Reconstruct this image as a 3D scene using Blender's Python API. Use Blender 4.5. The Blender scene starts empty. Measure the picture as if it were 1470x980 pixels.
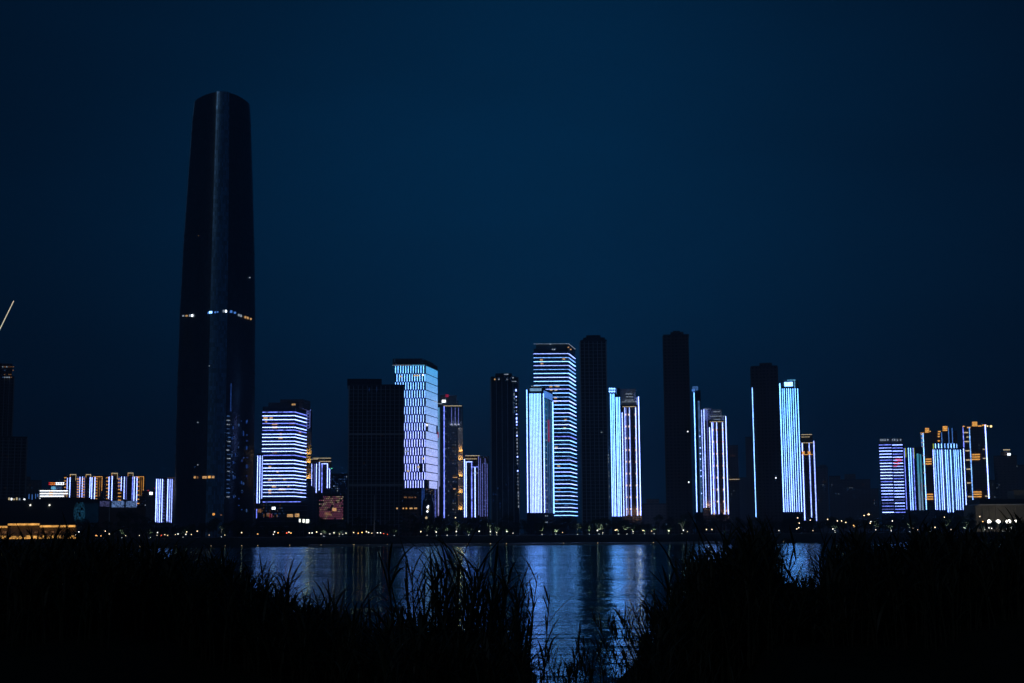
import bpy, math, random
from mathutils import Vector, Matrix
random.seed(7)
D = bpy.data
scene = bpy.context.scene
COL = scene.collection

# ------------------------------------------------------------------ camera
F = 2042.0; CX, CY = 735.0, 490.0; H = 9.5
PITCH = math.atan(274.0 / F); ROLL = -0.0075
RM = Matrix.Rotation(math.pi / 2 + PITCH, 3, 'X') @ Matrix.Rotation(ROLL, 3, 'Z')
cam_d = D.cameras.new("camera"); cam = D.objects.new("camera", cam_d); COL.objects.link(cam)
cam_d.sensor_width = 36.0; cam_d.lens = F * 36.0 / 1470.0
cam_d.clip_start = 0.1; cam_d.clip_end = 40000
cam.location = (0, 0, H); cam.rotation_mode = 'QUATERNION'; cam.rotation_quaternion = RM.to_quaternion()
scene.camera = cam

def ray(px, py):
    return RM @ Vector(((px - CX) / F, (CY - py) / F, -1.0))
def P(px, py, Y):
    d = ray(px, py); t = Y / d.y
    return Vector((d.x * t, Y, H + d.z * t))

# ------------------------------------------------------------------ materials
def newmat(name):
    m = D.materials.new(name); m.use_nodes = True
    nt = m.node_tree; return m, nt, nt.nodes["Principled BSDF"]
def plain(name, rgb, rough=0.8, spec=0.3, metal=0.0, noise=0.0, nscale=1.0):
    m, nt, b = newmat(name)
    b.inputs['Base Color'].default_value = (*rgb, 1); b.inputs['Roughness'].default_value = rough
    b.inputs['Specular IOR Level'].default_value = spec; b.inputs['Metallic'].default_value = metal
    if noise:
        tc = nt.nodes.new('ShaderNodeTexCoord'); n = nt.nodes.new('ShaderNodeTexNoise'); n.inputs['Scale'].default_value = nscale
        n.inputs['Detail'].default_value = 6
        nt.links.new(tc.outputs['Object'], n.inputs['Vector'])
        mx = nt.nodes.new('ShaderNodeMix'); mx.data_type = 'RGBA'
        mx.inputs[6].default_value = (*[c * (1 - noise) for c in rgb], 1); mx.inputs[7].default_value = (*[c * (1 + noise) for c in rgb], 1)
        nt.links.new(n.outputs['Fac'], mx.inputs[0]); nt.links.new(mx.outputs[2], b.inputs['Base Color'])
    return m
def emis(name, rgb, s):
    m, nt, b = newmat(name)
    b.inputs['Base Color'].default_value = (0.02, 0.02, 0.02, 1)
    b.inputs['Emission Color'].default_value = (*rgb, 1); b.inputs['Emission Strength'].default_value = s
    return m
def emis_noise(name, rgb, s, scale=0.5, lo=0.6, hi=1.2, stretch=(1, 1, 1)):
    """LED mesh whose pixels are not all equally bright"""
    m, nt, b = newmat(name)
    b.inputs['Base Color'].default_value = (0.02, 0.02, 0.02, 1); b.inputs['Emission Color'].default_value = (*rgb, 1)
    tc = nt.nodes.new('ShaderNodeTexCoord'); mp = nt.nodes.new('ShaderNodeMapping'); mp.inputs['Scale'].default_value = stretch
    n = nt.nodes.new('ShaderNodeTexNoise'); n.inputs['Scale'].default_value = scale; n.inputs['Detail'].default_value = 3
    r = nt.nodes.new('ShaderNodeMapRange'); r.inputs[1].default_value = 0.3; r.inputs[2].default_value = 0.7
    r.inputs[3].default_value = lo * s; r.inputs[4].default_value = hi * s
    nt.links.new(tc.outputs['Object'], mp.inputs['Vector']); nt.links.new(mp.outputs[0], n.inputs['Vector'])
    nt.links.new(n.outputs['Fac'], r.inputs[0]); nt.links.new(r.outputs[0], b.inputs['Emission Strength'])
    return m
def emis_grad(name, z0, z1, c0, c1, s, noise=0.25, scale=0.35):
    """LED programme that changes colour with height (root-relative metres)"""
    m, nt, b = newmat(name); b.inputs['Base Color'].default_value = (0.02, 0.02, 0.02, 1)
    tc = nt.nodes.new('ShaderNodeTexCoord'); sp = nt.nodes.new('ShaderNodeSeparateXYZ')
    r = nt.nodes.new('ShaderNodeMapRange'); r.inputs[1].default_value = z0; r.inputs[2].default_value = z1
    cr = nt.nodes.new('ShaderNodeMix'); cr.data_type = 'RGBA'; cr.inputs[6].default_value = (*c0, 1); cr.inputs[7].default_value = (*c1, 1)
    n = nt.nodes.new('ShaderNodeTexNoise'); n.inputs['Scale'].default_value = scale; n.inputs['Detail'].default_value = 3
    r2 = nt.nodes.new('ShaderNodeMapRange'); r2.inputs[1].default_value = 0.3; r2.inputs[2].default_value = 0.7
    r2.inputs[3].default_value = s * (1 - noise); r2.inputs[4].default_value = s * (1 + noise)
    L = nt.links.new
    L(tc.outputs['Object'], sp.inputs[0]); L(sp.outputs['Z'], r.inputs[0]); L(r.outputs[0], cr.inputs[0])
    L(cr.outputs[2], b.inputs['Emission Color']); L(tc.outputs['Object'], n.inputs['Vector']); L(n.outputs['Fac'], r2.inputs[0])
    L(r2.outputs[0], b.inputs['Emission Strength'])
    return m
def facade(name, wall, glass, fh=3.2, bay=3.0, mort=0.5, grough=0.12, wrough=0.75, metal=0.0):
    
    """windows and wall bays laid out in metres from the face UVs"""
    m, nt, b = newmat(name); L = nt.links.new; b.inputs['Metallic'].default_value = metal
    uv = nt.nodes.new('ShaderNodeUVMap'); uv.uv_map = 'UVMap'
    br = nt.nodes.new('ShaderNodeTexBrick'); br.offset = 0.0; br.squash = 1.0
    br.inputs['Scale'].default_value = 1.0; br.inputs['Brick Width'].default_value = bay; br.inputs['Row Height'].default_value = fh
    br.inputs['Mortar Size'].default_value = mort; br.inputs['Mortar Smooth'].default_value = 0.0
    br.inputs['Color1'].default_value = (*glass, 1); br.inputs['Color2'].default_value = (*[g * 2.2 for g in glass], 1)
    br.inputs['Mortar'].default_value = (*wall, 1)
    L(uv.outputs[0], br.inputs['Vector']); L(br.outputs['Color'], b.inputs['Base Color'])
    r = nt.nodes.new('ShaderNodeMapRange'); r.inputs[3].default_value = grough; r.inputs[4].default_value = wrough
    L(br.outputs['Fac'], r.inputs[0]); L(r.outputs[0], b.inputs['Roughness'])
    n = nt.nodes.new('ShaderNodeTexNoise'); n.inputs['Scale'].default_value = 0.35
    L(uv.outputs[0], n.inputs['Vector'])
    bp = nt.nodes.new('ShaderNodeBump'); bp.inputs['Strength'].default_value = 0.12; bp.inputs['Distance'].default_value = 0.4
    L(n.outputs['Fac'], bp.inputs['Height']); L(bp.outputs[0], b.inputs['Normal'])
    return m

LIL = (0.25, 0.36, 1.0); BLW = (0.18, 0.42, 1.0); CYA = (0.16, 0.58, 0.95)
M = dict(
    lilac=emis_noise('led_lilac', LIL, 6.0, 0.8, 0.72, 1.25), lilac_dim=emis_noise('led_lilac_dim', (0.22, 0.27, 0.95), 0.9, 0.8),
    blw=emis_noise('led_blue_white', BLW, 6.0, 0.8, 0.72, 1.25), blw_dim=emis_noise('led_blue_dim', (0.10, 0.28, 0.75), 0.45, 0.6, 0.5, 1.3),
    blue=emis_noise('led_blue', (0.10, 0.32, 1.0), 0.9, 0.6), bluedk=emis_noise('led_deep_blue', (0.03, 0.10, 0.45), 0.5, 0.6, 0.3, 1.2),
    cyan=emis_noise('led_cyan', CYA, 1.1, 0.8), white=emis('lamp_white', (0.85, 0.92, 1.0), 3.0),
    gold=emis_noise('led_gold', (1.0, 0.46, 0.10), 1.1, 0.6, 0.6, 1.3), goldp=emis_noise('led_pale_gold', (1.0, 0.80, 0.48), 0.75, 0.6),
    warm=emis_noise('window_warm', (1.0, 0.55, 0.22), 0.75, 0.7, 0.4, 1.3), warmdim=emis_noise('window_warm_dim', (1.0, 0.45, 0.18), 0.2, 0.7, 0.3, 1.3),
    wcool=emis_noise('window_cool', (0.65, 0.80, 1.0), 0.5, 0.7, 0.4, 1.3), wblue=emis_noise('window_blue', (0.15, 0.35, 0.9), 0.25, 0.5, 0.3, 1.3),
    red=emis('led_red', (1.0, 0.03, 0.05), 0.9), reddim=emis('led_red_dim', (0.9, 0.02, 0.12), 0.35),
    pink=emis('led_pink', (0.8, 0.22, 0.42), 0.5), orange=emis('led_orange', (1.0, 0.25, 0.04), 1.3),
    yel=emis('led_yellow_green', (0.75, 0.9, 0.08), 0.9), green=emis('lamp_green', (0.1, 0.9, 0.45), 3.0),
    glass=facade('facade_glass', (0.030, 0.036, 0.05), (0.012, 0.016, 0.024), 4.2, 1.8, 0.12, 0.08, 0.4),
    conc=facade('facade_concrete', (0.11, 0.11, 0.12), (0.012, 0.015, 0.022), 3.1, 3.4, 0.7),
    brown=facade('facade_brown', (0.15, 0.095, 0.075), (0.016, 0.014, 0.018), 3.1, 3.6, 0.75),
    brownplain=plain('wall_brown', (0.20, 0.13, 0.10), 0.8, 0.2, 0, 0.2, 0.3),
    far=facade('facade_far', (0.24, 0.19, 0.19), (0.03, 0.03, 0.04), 3.3, 5.0, 1.3),
    white_wall=plain('wall_pale', (0.55, 0.57, 0.62), 0.7, 0.3, 0, 0.1, 0.3),
    beige=plain('wall_beige', (0.36, 0.31, 0.24), 0.8, 0.2, 0, 0.35, 0.12),
    roof=plain('roof_dark', (0.05, 0.055, 0.065), 0.7, 0.3, 0, 0.2, 0.2),
    steel=plain('steel_painted', (0.22, 0.23, 0.25), 0.45, 0.5, 0.6), dark=plain('metal_dark', (0.03, 0.03, 0.035), 0.5),
    rib=plain('facade_rib', (0.50, 0.52, 0.56), 0.6, 0.3), slab=plain('floor_slab', (0.2, 0.21, 0.23), 0.7, 0.3),
)

random.seed(11)
VAR = {'lilac': [M['lilac']] * 3 + [emis_noise('led_lilac_soft', LIL, 4.0, .5, .6, 1.2), emis_noise('led_lilac_faded', (.17, .24, 1), 3.0, .3, .3, 1.3), emis_noise('led_lilac_strong', LIL, 7.0, .5, .8, 1.2)],
       'blw': [M['blw']] * 3 + [emis_noise('led_blue_white_soft', BLW, 4.0, .5, .6, 1.2), emis_noise('led_blue_white_faded', BLW, 3.0, .3, .3, 1.3)]}
def pick(m): return random.choice(VAR[m]) if isinstance(m, str) and m in VAR else (M[m] if isinstance(m, str) else m)
# ------------------------------------------------------------------ mesh builder
class MB:
    def __init__(s): s.v = []; s.f = []; s.uv = []; s.mi = []
    def face(s, pts, uv=None, mi=0):
        n = len(s.v); s.v += [tuple(p) for p in pts]; s.f.append(tuple(range(n, n + len(pts))))
        s.uv.append(uv or [(p[0], p[2]) for p in pts]); s.mi.append(mi)
    def prism(s, poly, z0, z1, mi=0, topz=None):
        n = len(poly); u = 0
        for i in range(n):
            a, b = poly[i], poly[(i + 1) % n]; l = math.hypot(b[0] - a[0], b[1] - a[1])
            s.face([(a[0], a[1], z0), (b[0], b[1], z0), (b[0], b[1], z1), (a[0], a[1], z1)],
                   [(u, z0), (u + l, z0), (u + l, z1), (u, z1)], mi); u += l
        s.face([(p[0], p[1], z1) for p in poly], None, mi); s.face([(p[0], p[1], z0) for p in reversed(poly)], None, mi)
    def box(s, c, sx, sy, sz, mi=0, rz=0):
        ca, sa = math.cos(rz), math.sin(rz); q = []
        for x, y in ((-1, -1), (1, -1), (1, 1), (-1, 1)):
            X, Y = x * sx / 2, y * sy / 2; q.append((c[0] + X * ca - Y * sa, c[1] + X * sa + Y * ca))
        s.prism(q, c[2] - sz / 2, c[2] + sz / 2, mi)
    def tube(s, pts, radii, n=6, mi=0):
        rings = []
        for i, p in enumerate(pts):
            p = Vector(p); t = (Vector(pts[min(i + 1, len(pts) - 1)]) - Vector(pts[max(i - 1, 0)]))
            if t.length < 1e-9: t = Vector((0, 0, 1))
            t.normalize(); a = t.cross(Vector((0, 1, 0)) if abs(t.y) < .9 else Vector((1, 0, 0))).normalized(); b = t.cross(a)
            rings.append([p + (a * math.cos(k * 2 * math.pi / n) + b * math.sin(k * 2 * math.pi / n)) * radii[i] for k in range(n)])
        for i in range(len(rings) - 1):
            for k in range(n):
                s.face([rings[i][k], rings[i][(k + 1) % n], rings[i + 1][(k + 1) % n], rings[i + 1][k]], None, mi)
        s.face(list(reversed(rings[0])), None, mi); s.face(rings[-1], None, mi)
    def ball(s, c, r, n=8, mi=0, sz=1.0):
        m = n // 2
        for i in range(m):
            t0, t1 = math.pi * i / m, math.pi * (i + 1) / m
            for k in range(n):
                a0, a1 = 2 * math.pi * k / n, 2 * math.pi * (k + 1) / n
                q = [(c[0] + r * math.sin(t) * math.cos(a), c[1] + r * math.sin(t) * math.sin(a), c[2] + r * sz * math.cos(t)) for t, a in ((t1, a0), (t1, a1), (t0, a1), (t0, a0))]
                if i == 0: q = q[:3]
                elif i == m - 1: q = [q[0], q[2], q[3]]
                s.face(q, None, mi)
    def build(s, name, mats, parent=None, org=(0, 0, 0), smooth=False):
        me = D.meshes.new(name); o = Vector(org)
        me.from_pydata([tuple(Vector(v) - o) for v in s.v], [], s.f)
        uvl = me.uv_layers.new(name='UVMap'); i = 0; data = []
        for u in s.uv:
            for a in u: data += [a[0], a[1]]
        uvl.data.foreach_set('uv', data)
        if not isinstance(mats, (list, tuple)): mats = [mats]
        for m in mats: me.materials.append(m)
        me.polygons.foreach_set('material_index', s.mi)
        if smooth: me.polygons.foreach_set('use_smooth', [True] * len(s.f))
        me.update()
        ob = D.objects.new(name, me); COL.objects.link(ob)
        if parent: ob.parent = parent
        else: ob.location = org
        return ob
def tag(o, label=None, cat=None, group=None, kind=None):
    if label: o['label'] = label
    if cat: o['category'] = cat
    if group: o['group'] = group
    if kind: o['kind'] = kind
    return o
def empty(name, loc, label, cat, group=None):
    o = D.objects.new(name, None); COL.objects.link(o); o.location = loc; o.empty_display_size = 1
    return tag(o, label, cat, group)
def copy_tree(o, parent=None):
    c = o.copy(); COL.objects.link(c); c.parent = parent
    for ch in list(o.children): copy_tree(ch, c)
    return c

# ------------------------------------------------------------------ building helper
class Face:
    def __init__(s, a, b):
        s.a = Vector(a); s.d = Vector(b) - Vector(a); s.L = s.d.length; s.d /= s.L; s.n = Vector((s.d.y, -s.d.x))
    def hit(s, px, py):
        r = ray(px, py); rn = r.x * s.n.x + r.y * s.n.y
        t = (s.a.x * s.n.x + s.a.y * s.n.y) / rn
        p = Vector((r.x * t, r.y * t)); return (p - s.a).dot(s.d), H + r.z * t
    def box(s, mb, u0, u1, z0, z1, o0, o1, mi=0):
        q = [s.a + s.d * u0 + s.n * o1, s.a + s.d * u1 + s.n * o1, s.a + s.d * u1 + s.n * o0, s.a + s.d * u0 + s.n * o0]
        mb.prism([tuple(p) for p in q], z0, z1, mi)
GZ = 7.0
class Bld:
    """a building: xs = pixel columns at row yr of its visible vertical edges"""
    def __init__(s, name, label, xs, ytop, Y, mat, depth=28, dY=0, yr=740, cat='building', group=None, ybase=None, ribs=0, slabs=0, ribmat=None, zb=GZ, bands=()):
        s.Y = Y; s.mat = mat
        if len(xs) == 2:
            cx = (xs[0] + xs[1]) / 2; c = P(cx, yr, Y); r = Vector((c.x, c.y)).normalized(); p = Vector((r.y, -r.x))
            w = abs(xs[1] - xs[0]) * c.length / F * 0.99
            ce = Vector((c.x, c.y)); a = ce - p * w / 2; b = ce + p * w / 2; pts = [a, b, b + r * depth, a + r * depth]
        else:
            dl, dr = dY if isinstance(dY, (tuple, list)) else (0, dY)
            a = P(xs[0], yr, Y + dl); b = P(xs[1], yr, Y); c = P(xs[2], yr, Y + dr)
            a, b, c = Vector((a.x, a.y)), Vector((b.x, b.y)), Vector((c.x, c.y)); pts = [a, b, c, a + c - b]
        s.pts = pts; s.fa = [Face(pts[i], pts[(i + 1) % 4]) for i in range(4)]
        xm = xs[0] if len(xs) == 2 else xs[1]
        s.top = s.fa[0].hit(xs[0] * .5 + xs[1] * .5, ytop)[1]
        cen = sum(pts, Vector((0, 0))) / 4; s.cen = cen
        s.zb = zb; s.root = empty(name, (cen.x, cen.y, zb), label, cat, group); s.org = (cen.x, cen.y, zb)
        mb = MB(); mb.prism([tuple(p) for p in pts], zb, s.top)
        for k in (0, 1, 3):
            f = s.fa[k]
            if ribs:
                n = max(2, int(round(f.L / ribs)))
                for i in range(n + 1):
                    u = min(max(i * f.L / n, .3), f.L - .3); f.box(mb, u - .28, u + .28, zb, s.top - .02, -.1, .55, 1)
            if slabs:
                z = zb + slabs
                while z < s.top - 1: f.box(mb, .05, f.L - .05, z - .14, z + .14, -.1, .36, 1); z += slabs
            for yb in bands:
                z = s.fa[0].hit((xs[0] + xs[1]) / 2, yb)[1]; f.box(mb, .02, f.L - .02, z - .8, z + .8, -.1, .62, 1)
        s.par = None
        f0 = Face(pts[0], pts[1])
        s.part(mb, 'wall', [mat, ribmat or M['rib']])
        # low parapet round the roof
        pb = MB()
        for f in s.fa: f.box(pb, 0.02, f.L - .02, s.top + .003, s.top + 1.3, -.5, -.02)
        s.part(pb, 'parapet', M['roof'])
    def part(s, mb, name, mat, parent=None, smooth=False):
        return mb.build(name, mat, parent or s.root, s.org, smooth)
    def vs(s, x, y0, y1, w=1.6, mat='lilac', f=0, yx=None, name='led_strip', out=.75):
        fa = s.fa[f]; u = fa.hit(x, yx or y1)[0]; z1 = fa.hit(x, y0)[1]; z0 = max(fa.hit(x, y1)[1], s.zb + .1); w = w * s.Y / F * .60; out = out * .6 if out < .8 else out
        mb = MB(); fa.box(mb, u - w / 2, u + w / 2, z0, z1, .02, out)
        return s.part(mb, name, pick(mat))
    def hs(s, x0, x1, y, h=1.3, mat='lilac', f=0, name='led_strip', out=.7, wrap=None, y2=None):
        fa = s.fa[f]; u0 = fa.hit(x0, y)[0] if x0 is not None else 0; u1 = fa.hit(x1, y)[0] if x1 is not None else fa.L
        z = fa.hit(x0 if x0 is not None else (x1 or 0), y)[1] if x0 is not None else s.zof(y, f, x1); h = h * s.Y / F * .62
        mb = MB(); fa.box(mb, u0, u1, z - h / 2, z + h / 2, .02, out)
        if wrap is not None: s.fa[wrap].box(mb, .003, s.fa[wrap].L, z - h / 2, z + h / 2, .02, out - .01)
        return s.part(mb, name, pick(mat))
    def zof(s, y, f=0, x=None):
        a = s.fa[f]; mid = a.a + a.d * a.L / 2
        # row y at the column of the face middle
        lo = x if x is not None else CX + F * mid.x / mid.y
        return a.hit(lo, y)[1]
    def rect(s, x0, y0, x1, y1, mat, name='lit_window_or_reflection', f=0, out=.12, o0=.01):
        fa = s.fa[f]; u0, z1 = fa.hit(x0, y0); u1, z0 = fa.hit(x1, y1)
        if u1 - u0 < .1: u1 = u0 + .6
        mb = MB(); fa.box(mb, u0, u1, z0, z1, o0, out)
        return s.part(mb, name, M[mat] if isinstance(mat, str) else mat)
    def block(s, x0, x1, ytop, name='roof_block', mat=None, inset=(2, 4), zlow=None, base=None):
        fa = s.fa[0]; u0 = fa.hit(x0, ytop)[0]; u1, z1 = fa.hit(x1, ytop)
        z0 = s.top + .01 if base is None else base
        dep = s.fa[1].L; mb = MB(); r = s.fa[1].d
        a = fa.a + fa.d * u0 + r * inset[0]; b = fa.a + fa.d * u1 + r * inset[0]
        mb.prism([tuple(a), tuple(b), tuple(b + r * (dep - inset[0] - inset[1])), tuple(a + r * (dep - inset[0] - inset[1]))], z0, max(z1, z0 + .8))
        return s.part(mb, name, mat or s.mat)
    def ladder(s, x0, x1, y0, y1, n, mat='gold', h=1.0, f=0, lean=0.0):
        for i in range(n):
            y = y0 + (y1 - y0) * i / max(n - 1, 1); sh = lean * i / max(n - 1, 1); s.rect(x0 + sh, y, x1 + sh, y + h, mat, 'balcony_light', f, .8)
    def dots(s, x0, y0, x1, y1, n, mats, w=1.0, h=1.0, f=0, name='lit_window_or_reflection', grid=(3.2, 4.4)):
        done = set()
        for i in range(n):
            gx = int(random.uniform(x0, x1) / grid[0]); gy = int(random.uniform(y0, y1) / grid[1])
            if (gx, gy) in done: continue
            done.add((gx, gy)); x = gx * grid[0] + .3; y = gy * grid[1]
            s.rect(x, y, x + w, y + h, random.choice(mats), name, f)
def T(ox, oy, k):
    return lambda x, y: (ox + x / k, oy + y / k)
def uplight(b, x, y, power, col, f=0, out=1.6, name='wall_uplight', size=1.4):
    fa = b.fa[f]; u, z = fa.hit(x, y); p = fa.a + fa.d * u + fa.n * out
    mb = MB(); fa.box(mb, u - .7, u + .7, z - 1.0, z - .6, .02, out + .3)
    fx = b.part(mb, name, M['dark'])
    ld = D.lights.new('uplight_lamp', 'POINT'); ld.energy = power; ld.color = col; ld.shadow_soft_size = size; ld.specular_factor = 0
    lo = D.objects.new('uplight_lamp', ld); COL.objects.link(lo); lo.parent = fx
    lo.location = Vector((p.x, p.y, z)) - Vector(b.org)

# ================================================================== SETTING
def grid_mesh(name, xs, ys, zf, mat, smooth=True):
    me = D.meshes.new(name); V = [(x, y, zf(x, y)) for y in ys for x in xs]; nx = len(xs)
    Fc = [(j * nx + i, j * nx + i + 1, (j + 1) * nx + i + 1, (j + 1) * nx + i) for j in range(len(ys) - 1) for i in range(nx - 1)]
    me.from_pydata(V, [], Fc); me.materials.append(mat)
    if smooth: me.polygons.foreach_set('use_smooth', [True] * len(Fc))
    o = D.objects.new(name, me); COL.objects.link(o); return tag(o, kind='structure')
lin = lambda a, b, n: [a + (b - a) * i / (n - 1) for i in range(n)]

# river water
wm, nt, b = newmat('river_water'); L = nt.links.new
b.inputs['Base Color'].default_value = (0.003, 0.007, 0.012, 1); b.inputs['IOR'].default_value = 1.6; b.inputs['Specular Tint'].default_value = (.26, 1.0, .90, 1)
tc = nt.nodes.new('ShaderNodeTexCoord')
def wnoise(scale, sx, sy, det):
    mp = nt.nodes.new('ShaderNodeMapping'); mp.inputs['Scale'].default_value = (sx, sy, 1); mp.inputs['Rotation'].default_value = (0, 0, 0.12)
    n = nt.nodes.new('ShaderNodeTexNoise'); n.inputs['Scale'].default_value = scale; n.inputs['Detail'].default_value = det; n.inputs['Roughness'].default_value = 0.62
    L(tc.outputs['Object'], mp.inputs[0]); L(mp.outputs[0], n.inputs['Vector']); return n.outputs['Fac']
def mul(a, k):
    m = nt.nodes.new('ShaderNodeMath'); m.operation = 'MULTIPLY'; L(a, m.inputs[0]); m.inputs[1].default_value = k; return m.outputs[0]
def add(a, c):
    m = nt.nodes.new('ShaderNodeMath'); m.operation = 'ADD'; L(a, m.inputs[0]); L(c, m.inputs[1]); return m.outputs[0]
hgt = add(add(add(mul(wnoise(0.05, .35, 1, 3), 5.0), mul(wnoise(0.1, .4, 1, 3), 3.2)), mul(wnoise(0.22, .45, 1, 5), 2.3)), mul(wnoise(1.3, .6, 1, 3), 0.22))
rr_ = nt.nodes.new('ShaderNodeMapRange'); rr_.inputs[1].default_value = .35; rr_.inputs[2].default_value = .65; rr_.inputs[3].default_value = .04; rr_.inputs[4].default_value = .11
L(wnoise(0.035, .2, 1, 4), rr_.inputs[0]); L(rr_.outputs[0], b.inputs['Roughness'])
bp = nt.nodes.new('ShaderNodeBump'); bp.inputs['Strength'].default_value = 1.0; bp.inputs['Distance'].default_value = 0.17
pt_ = nt.nodes.new('ShaderNodeMapRange'); pt_.inputs[1].default_value = .35; pt_.inputs[2].default_value = .65; pt_.inputs[3].default_value = .55; pt_.inputs[4].default_value = 1.35
L(wnoise(0.012, .3, 1, 2), pt_.inputs[0]); hm_ = nt.nodes.new('ShaderNodeMath'); hm_.operation = 'MULTIPLY'; L(hgt, hm_.inputs[0]); L(pt_.outputs[0], hm_.inputs[1]); hgt = hm_.outputs[0]
L(hgt, bp.inputs['Height']); L(bp.outputs[0], b.inputs['Normal'])
gls = nt.nodes.new('ShaderNodeBsdfGlossy'); gls.inputs['Color'].default_value = (.52, .92, 1, 1); L(bp.outputs[0], gls.inputs['Normal']); L(rr_.outputs[0], gls.inputs['Roughness'])
frs = nt.nodes.new('ShaderNodeFresnel'); frs.inputs['IOR'].default_value = 1.8; L(bp.outputs[0], frs.inputs['Normal'])
mxs = nt.nodes.new('ShaderNodeMixShader'); b.inputs['Specular IOR Level'].default_value = 0; L(frs.outputs[0], mxs.inputs[0]); L(b.outputs[0], mxs.inputs[1]); L(gls.outputs[0], mxs.inputs[2]); L(mxs.outputs[0], nt.nodes['Material Output'].inputs['Surface'])
SHORE = 1078
grid_mesh('river_water', [-3000, 3000], [20, SHORE + 12], lambda x, y: 0.0, wm)

# far bank and city ground, one sheet to the horizon
gm = plain('bank_ground', (0.045, 0.055, 0.04), 0.9, 0.1, 0, 0.5, 0.05)
def bankz(x, y):
    if y <= SHORE: return -1.5
    if y < SHORE + 34: return -1.5 + (GZ + 1.5) * ((y - SHORE) / 34) ** .8
    return GZ
ysb = [SHORE - 1, SHORE, SHORE + 6, SHORE + 14, SHORE + 24, SHORE + 34, 1125, 1300, 1700, 2500, 5000, 9000]
grid_mesh('far_bank_ground', [-9000, -6000, -2000, -800, 0, 800, 2000, 6000, 9000], ysb, lambda x, y: bankz(x, y), gm)
qm = plain('quay_concrete', (0.36, 0.37, 0.38), 0.32, 0.5, 0, 0.15, 0.1)
mb = MB(); xa, xb = P(560, 777, 1070).x, P(1035, 777, 1070).x
mb.prism([(xa, 1052), (xb, 1060), (xb, 1084), (xa - 60, 1084), (xa - 60, 1062)], -1.5, 1.5)
tag(mb.build('quay', qm), kind='structure')
pm = plain('promenade_paving', (0.22, 0.21, 0.20), 0.7, 0.3, 0, 0.15, 0.2)
mb = MB(); mb.prism([(-900, SHORE + 34.5), (900, SHORE + 34.5), (900, SHORE + 46), (-900, SHORE + 46)], GZ - .3, GZ + .12)
tag(mb.build('promenade', pm), kind='structure')

# near bank the photographer stands on: mounds on both sides, a dip in the middle
KP = [(-900, 846), (0, 842), (200, 846), (300, 858), (380, 895), (480, 932), (560, 952), (620, 985), (700, 985), (760, 1010), (915, 1010), (955, 985), (985, 945), (1020, 895), (1070, 870), (1110, 880), (1180, 880), (1240, 846), (1300, 828), (1470, 820), (2400, 820)]
def lerpk(x):
    for (a, ya), (c, yc) in zip(KP, KP[1:]):
        if a <= x <= c:
            t = (x - a) / (c - a); t = t * t * (3 - 2 * t); return ya + (yc - ya) * t
    return KP[0][1] if x < KP[0][0] else KP[-1][1]
YR = 24.0
def nearz(x, y):
    px = CX + F * x / YR; py = lerpk(px); zr = P(735, py, YR).z
    zr += 0.05 * math.sin(x * 2.1) + 0.04 * math.sin(x * 5.3 + 1)
    if y < 2: return 7.85
    if y <= YR:
        t = (y - 2) / (YR - 2); return 7.85 * (1 - t) + zr * t - 0.45 * math.sin(math.pi * t)
    if y < 31: return zr - 0.07 * (y - YR)
    return max(zr - 0.49 - (y - 31) * 0.17, -1.6)
soil = plain('near_bank_soil', (0.030, 0.035, 0.022), 0.95, 0.05, 0, 0.5, 1.5)
grid_mesh('near_bank_ground', lin(-60, 60, 201), [-40, -10, 0, 2] + lin(4, 31, 28) + lin(34, 82, 17), nearz, soil)

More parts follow.
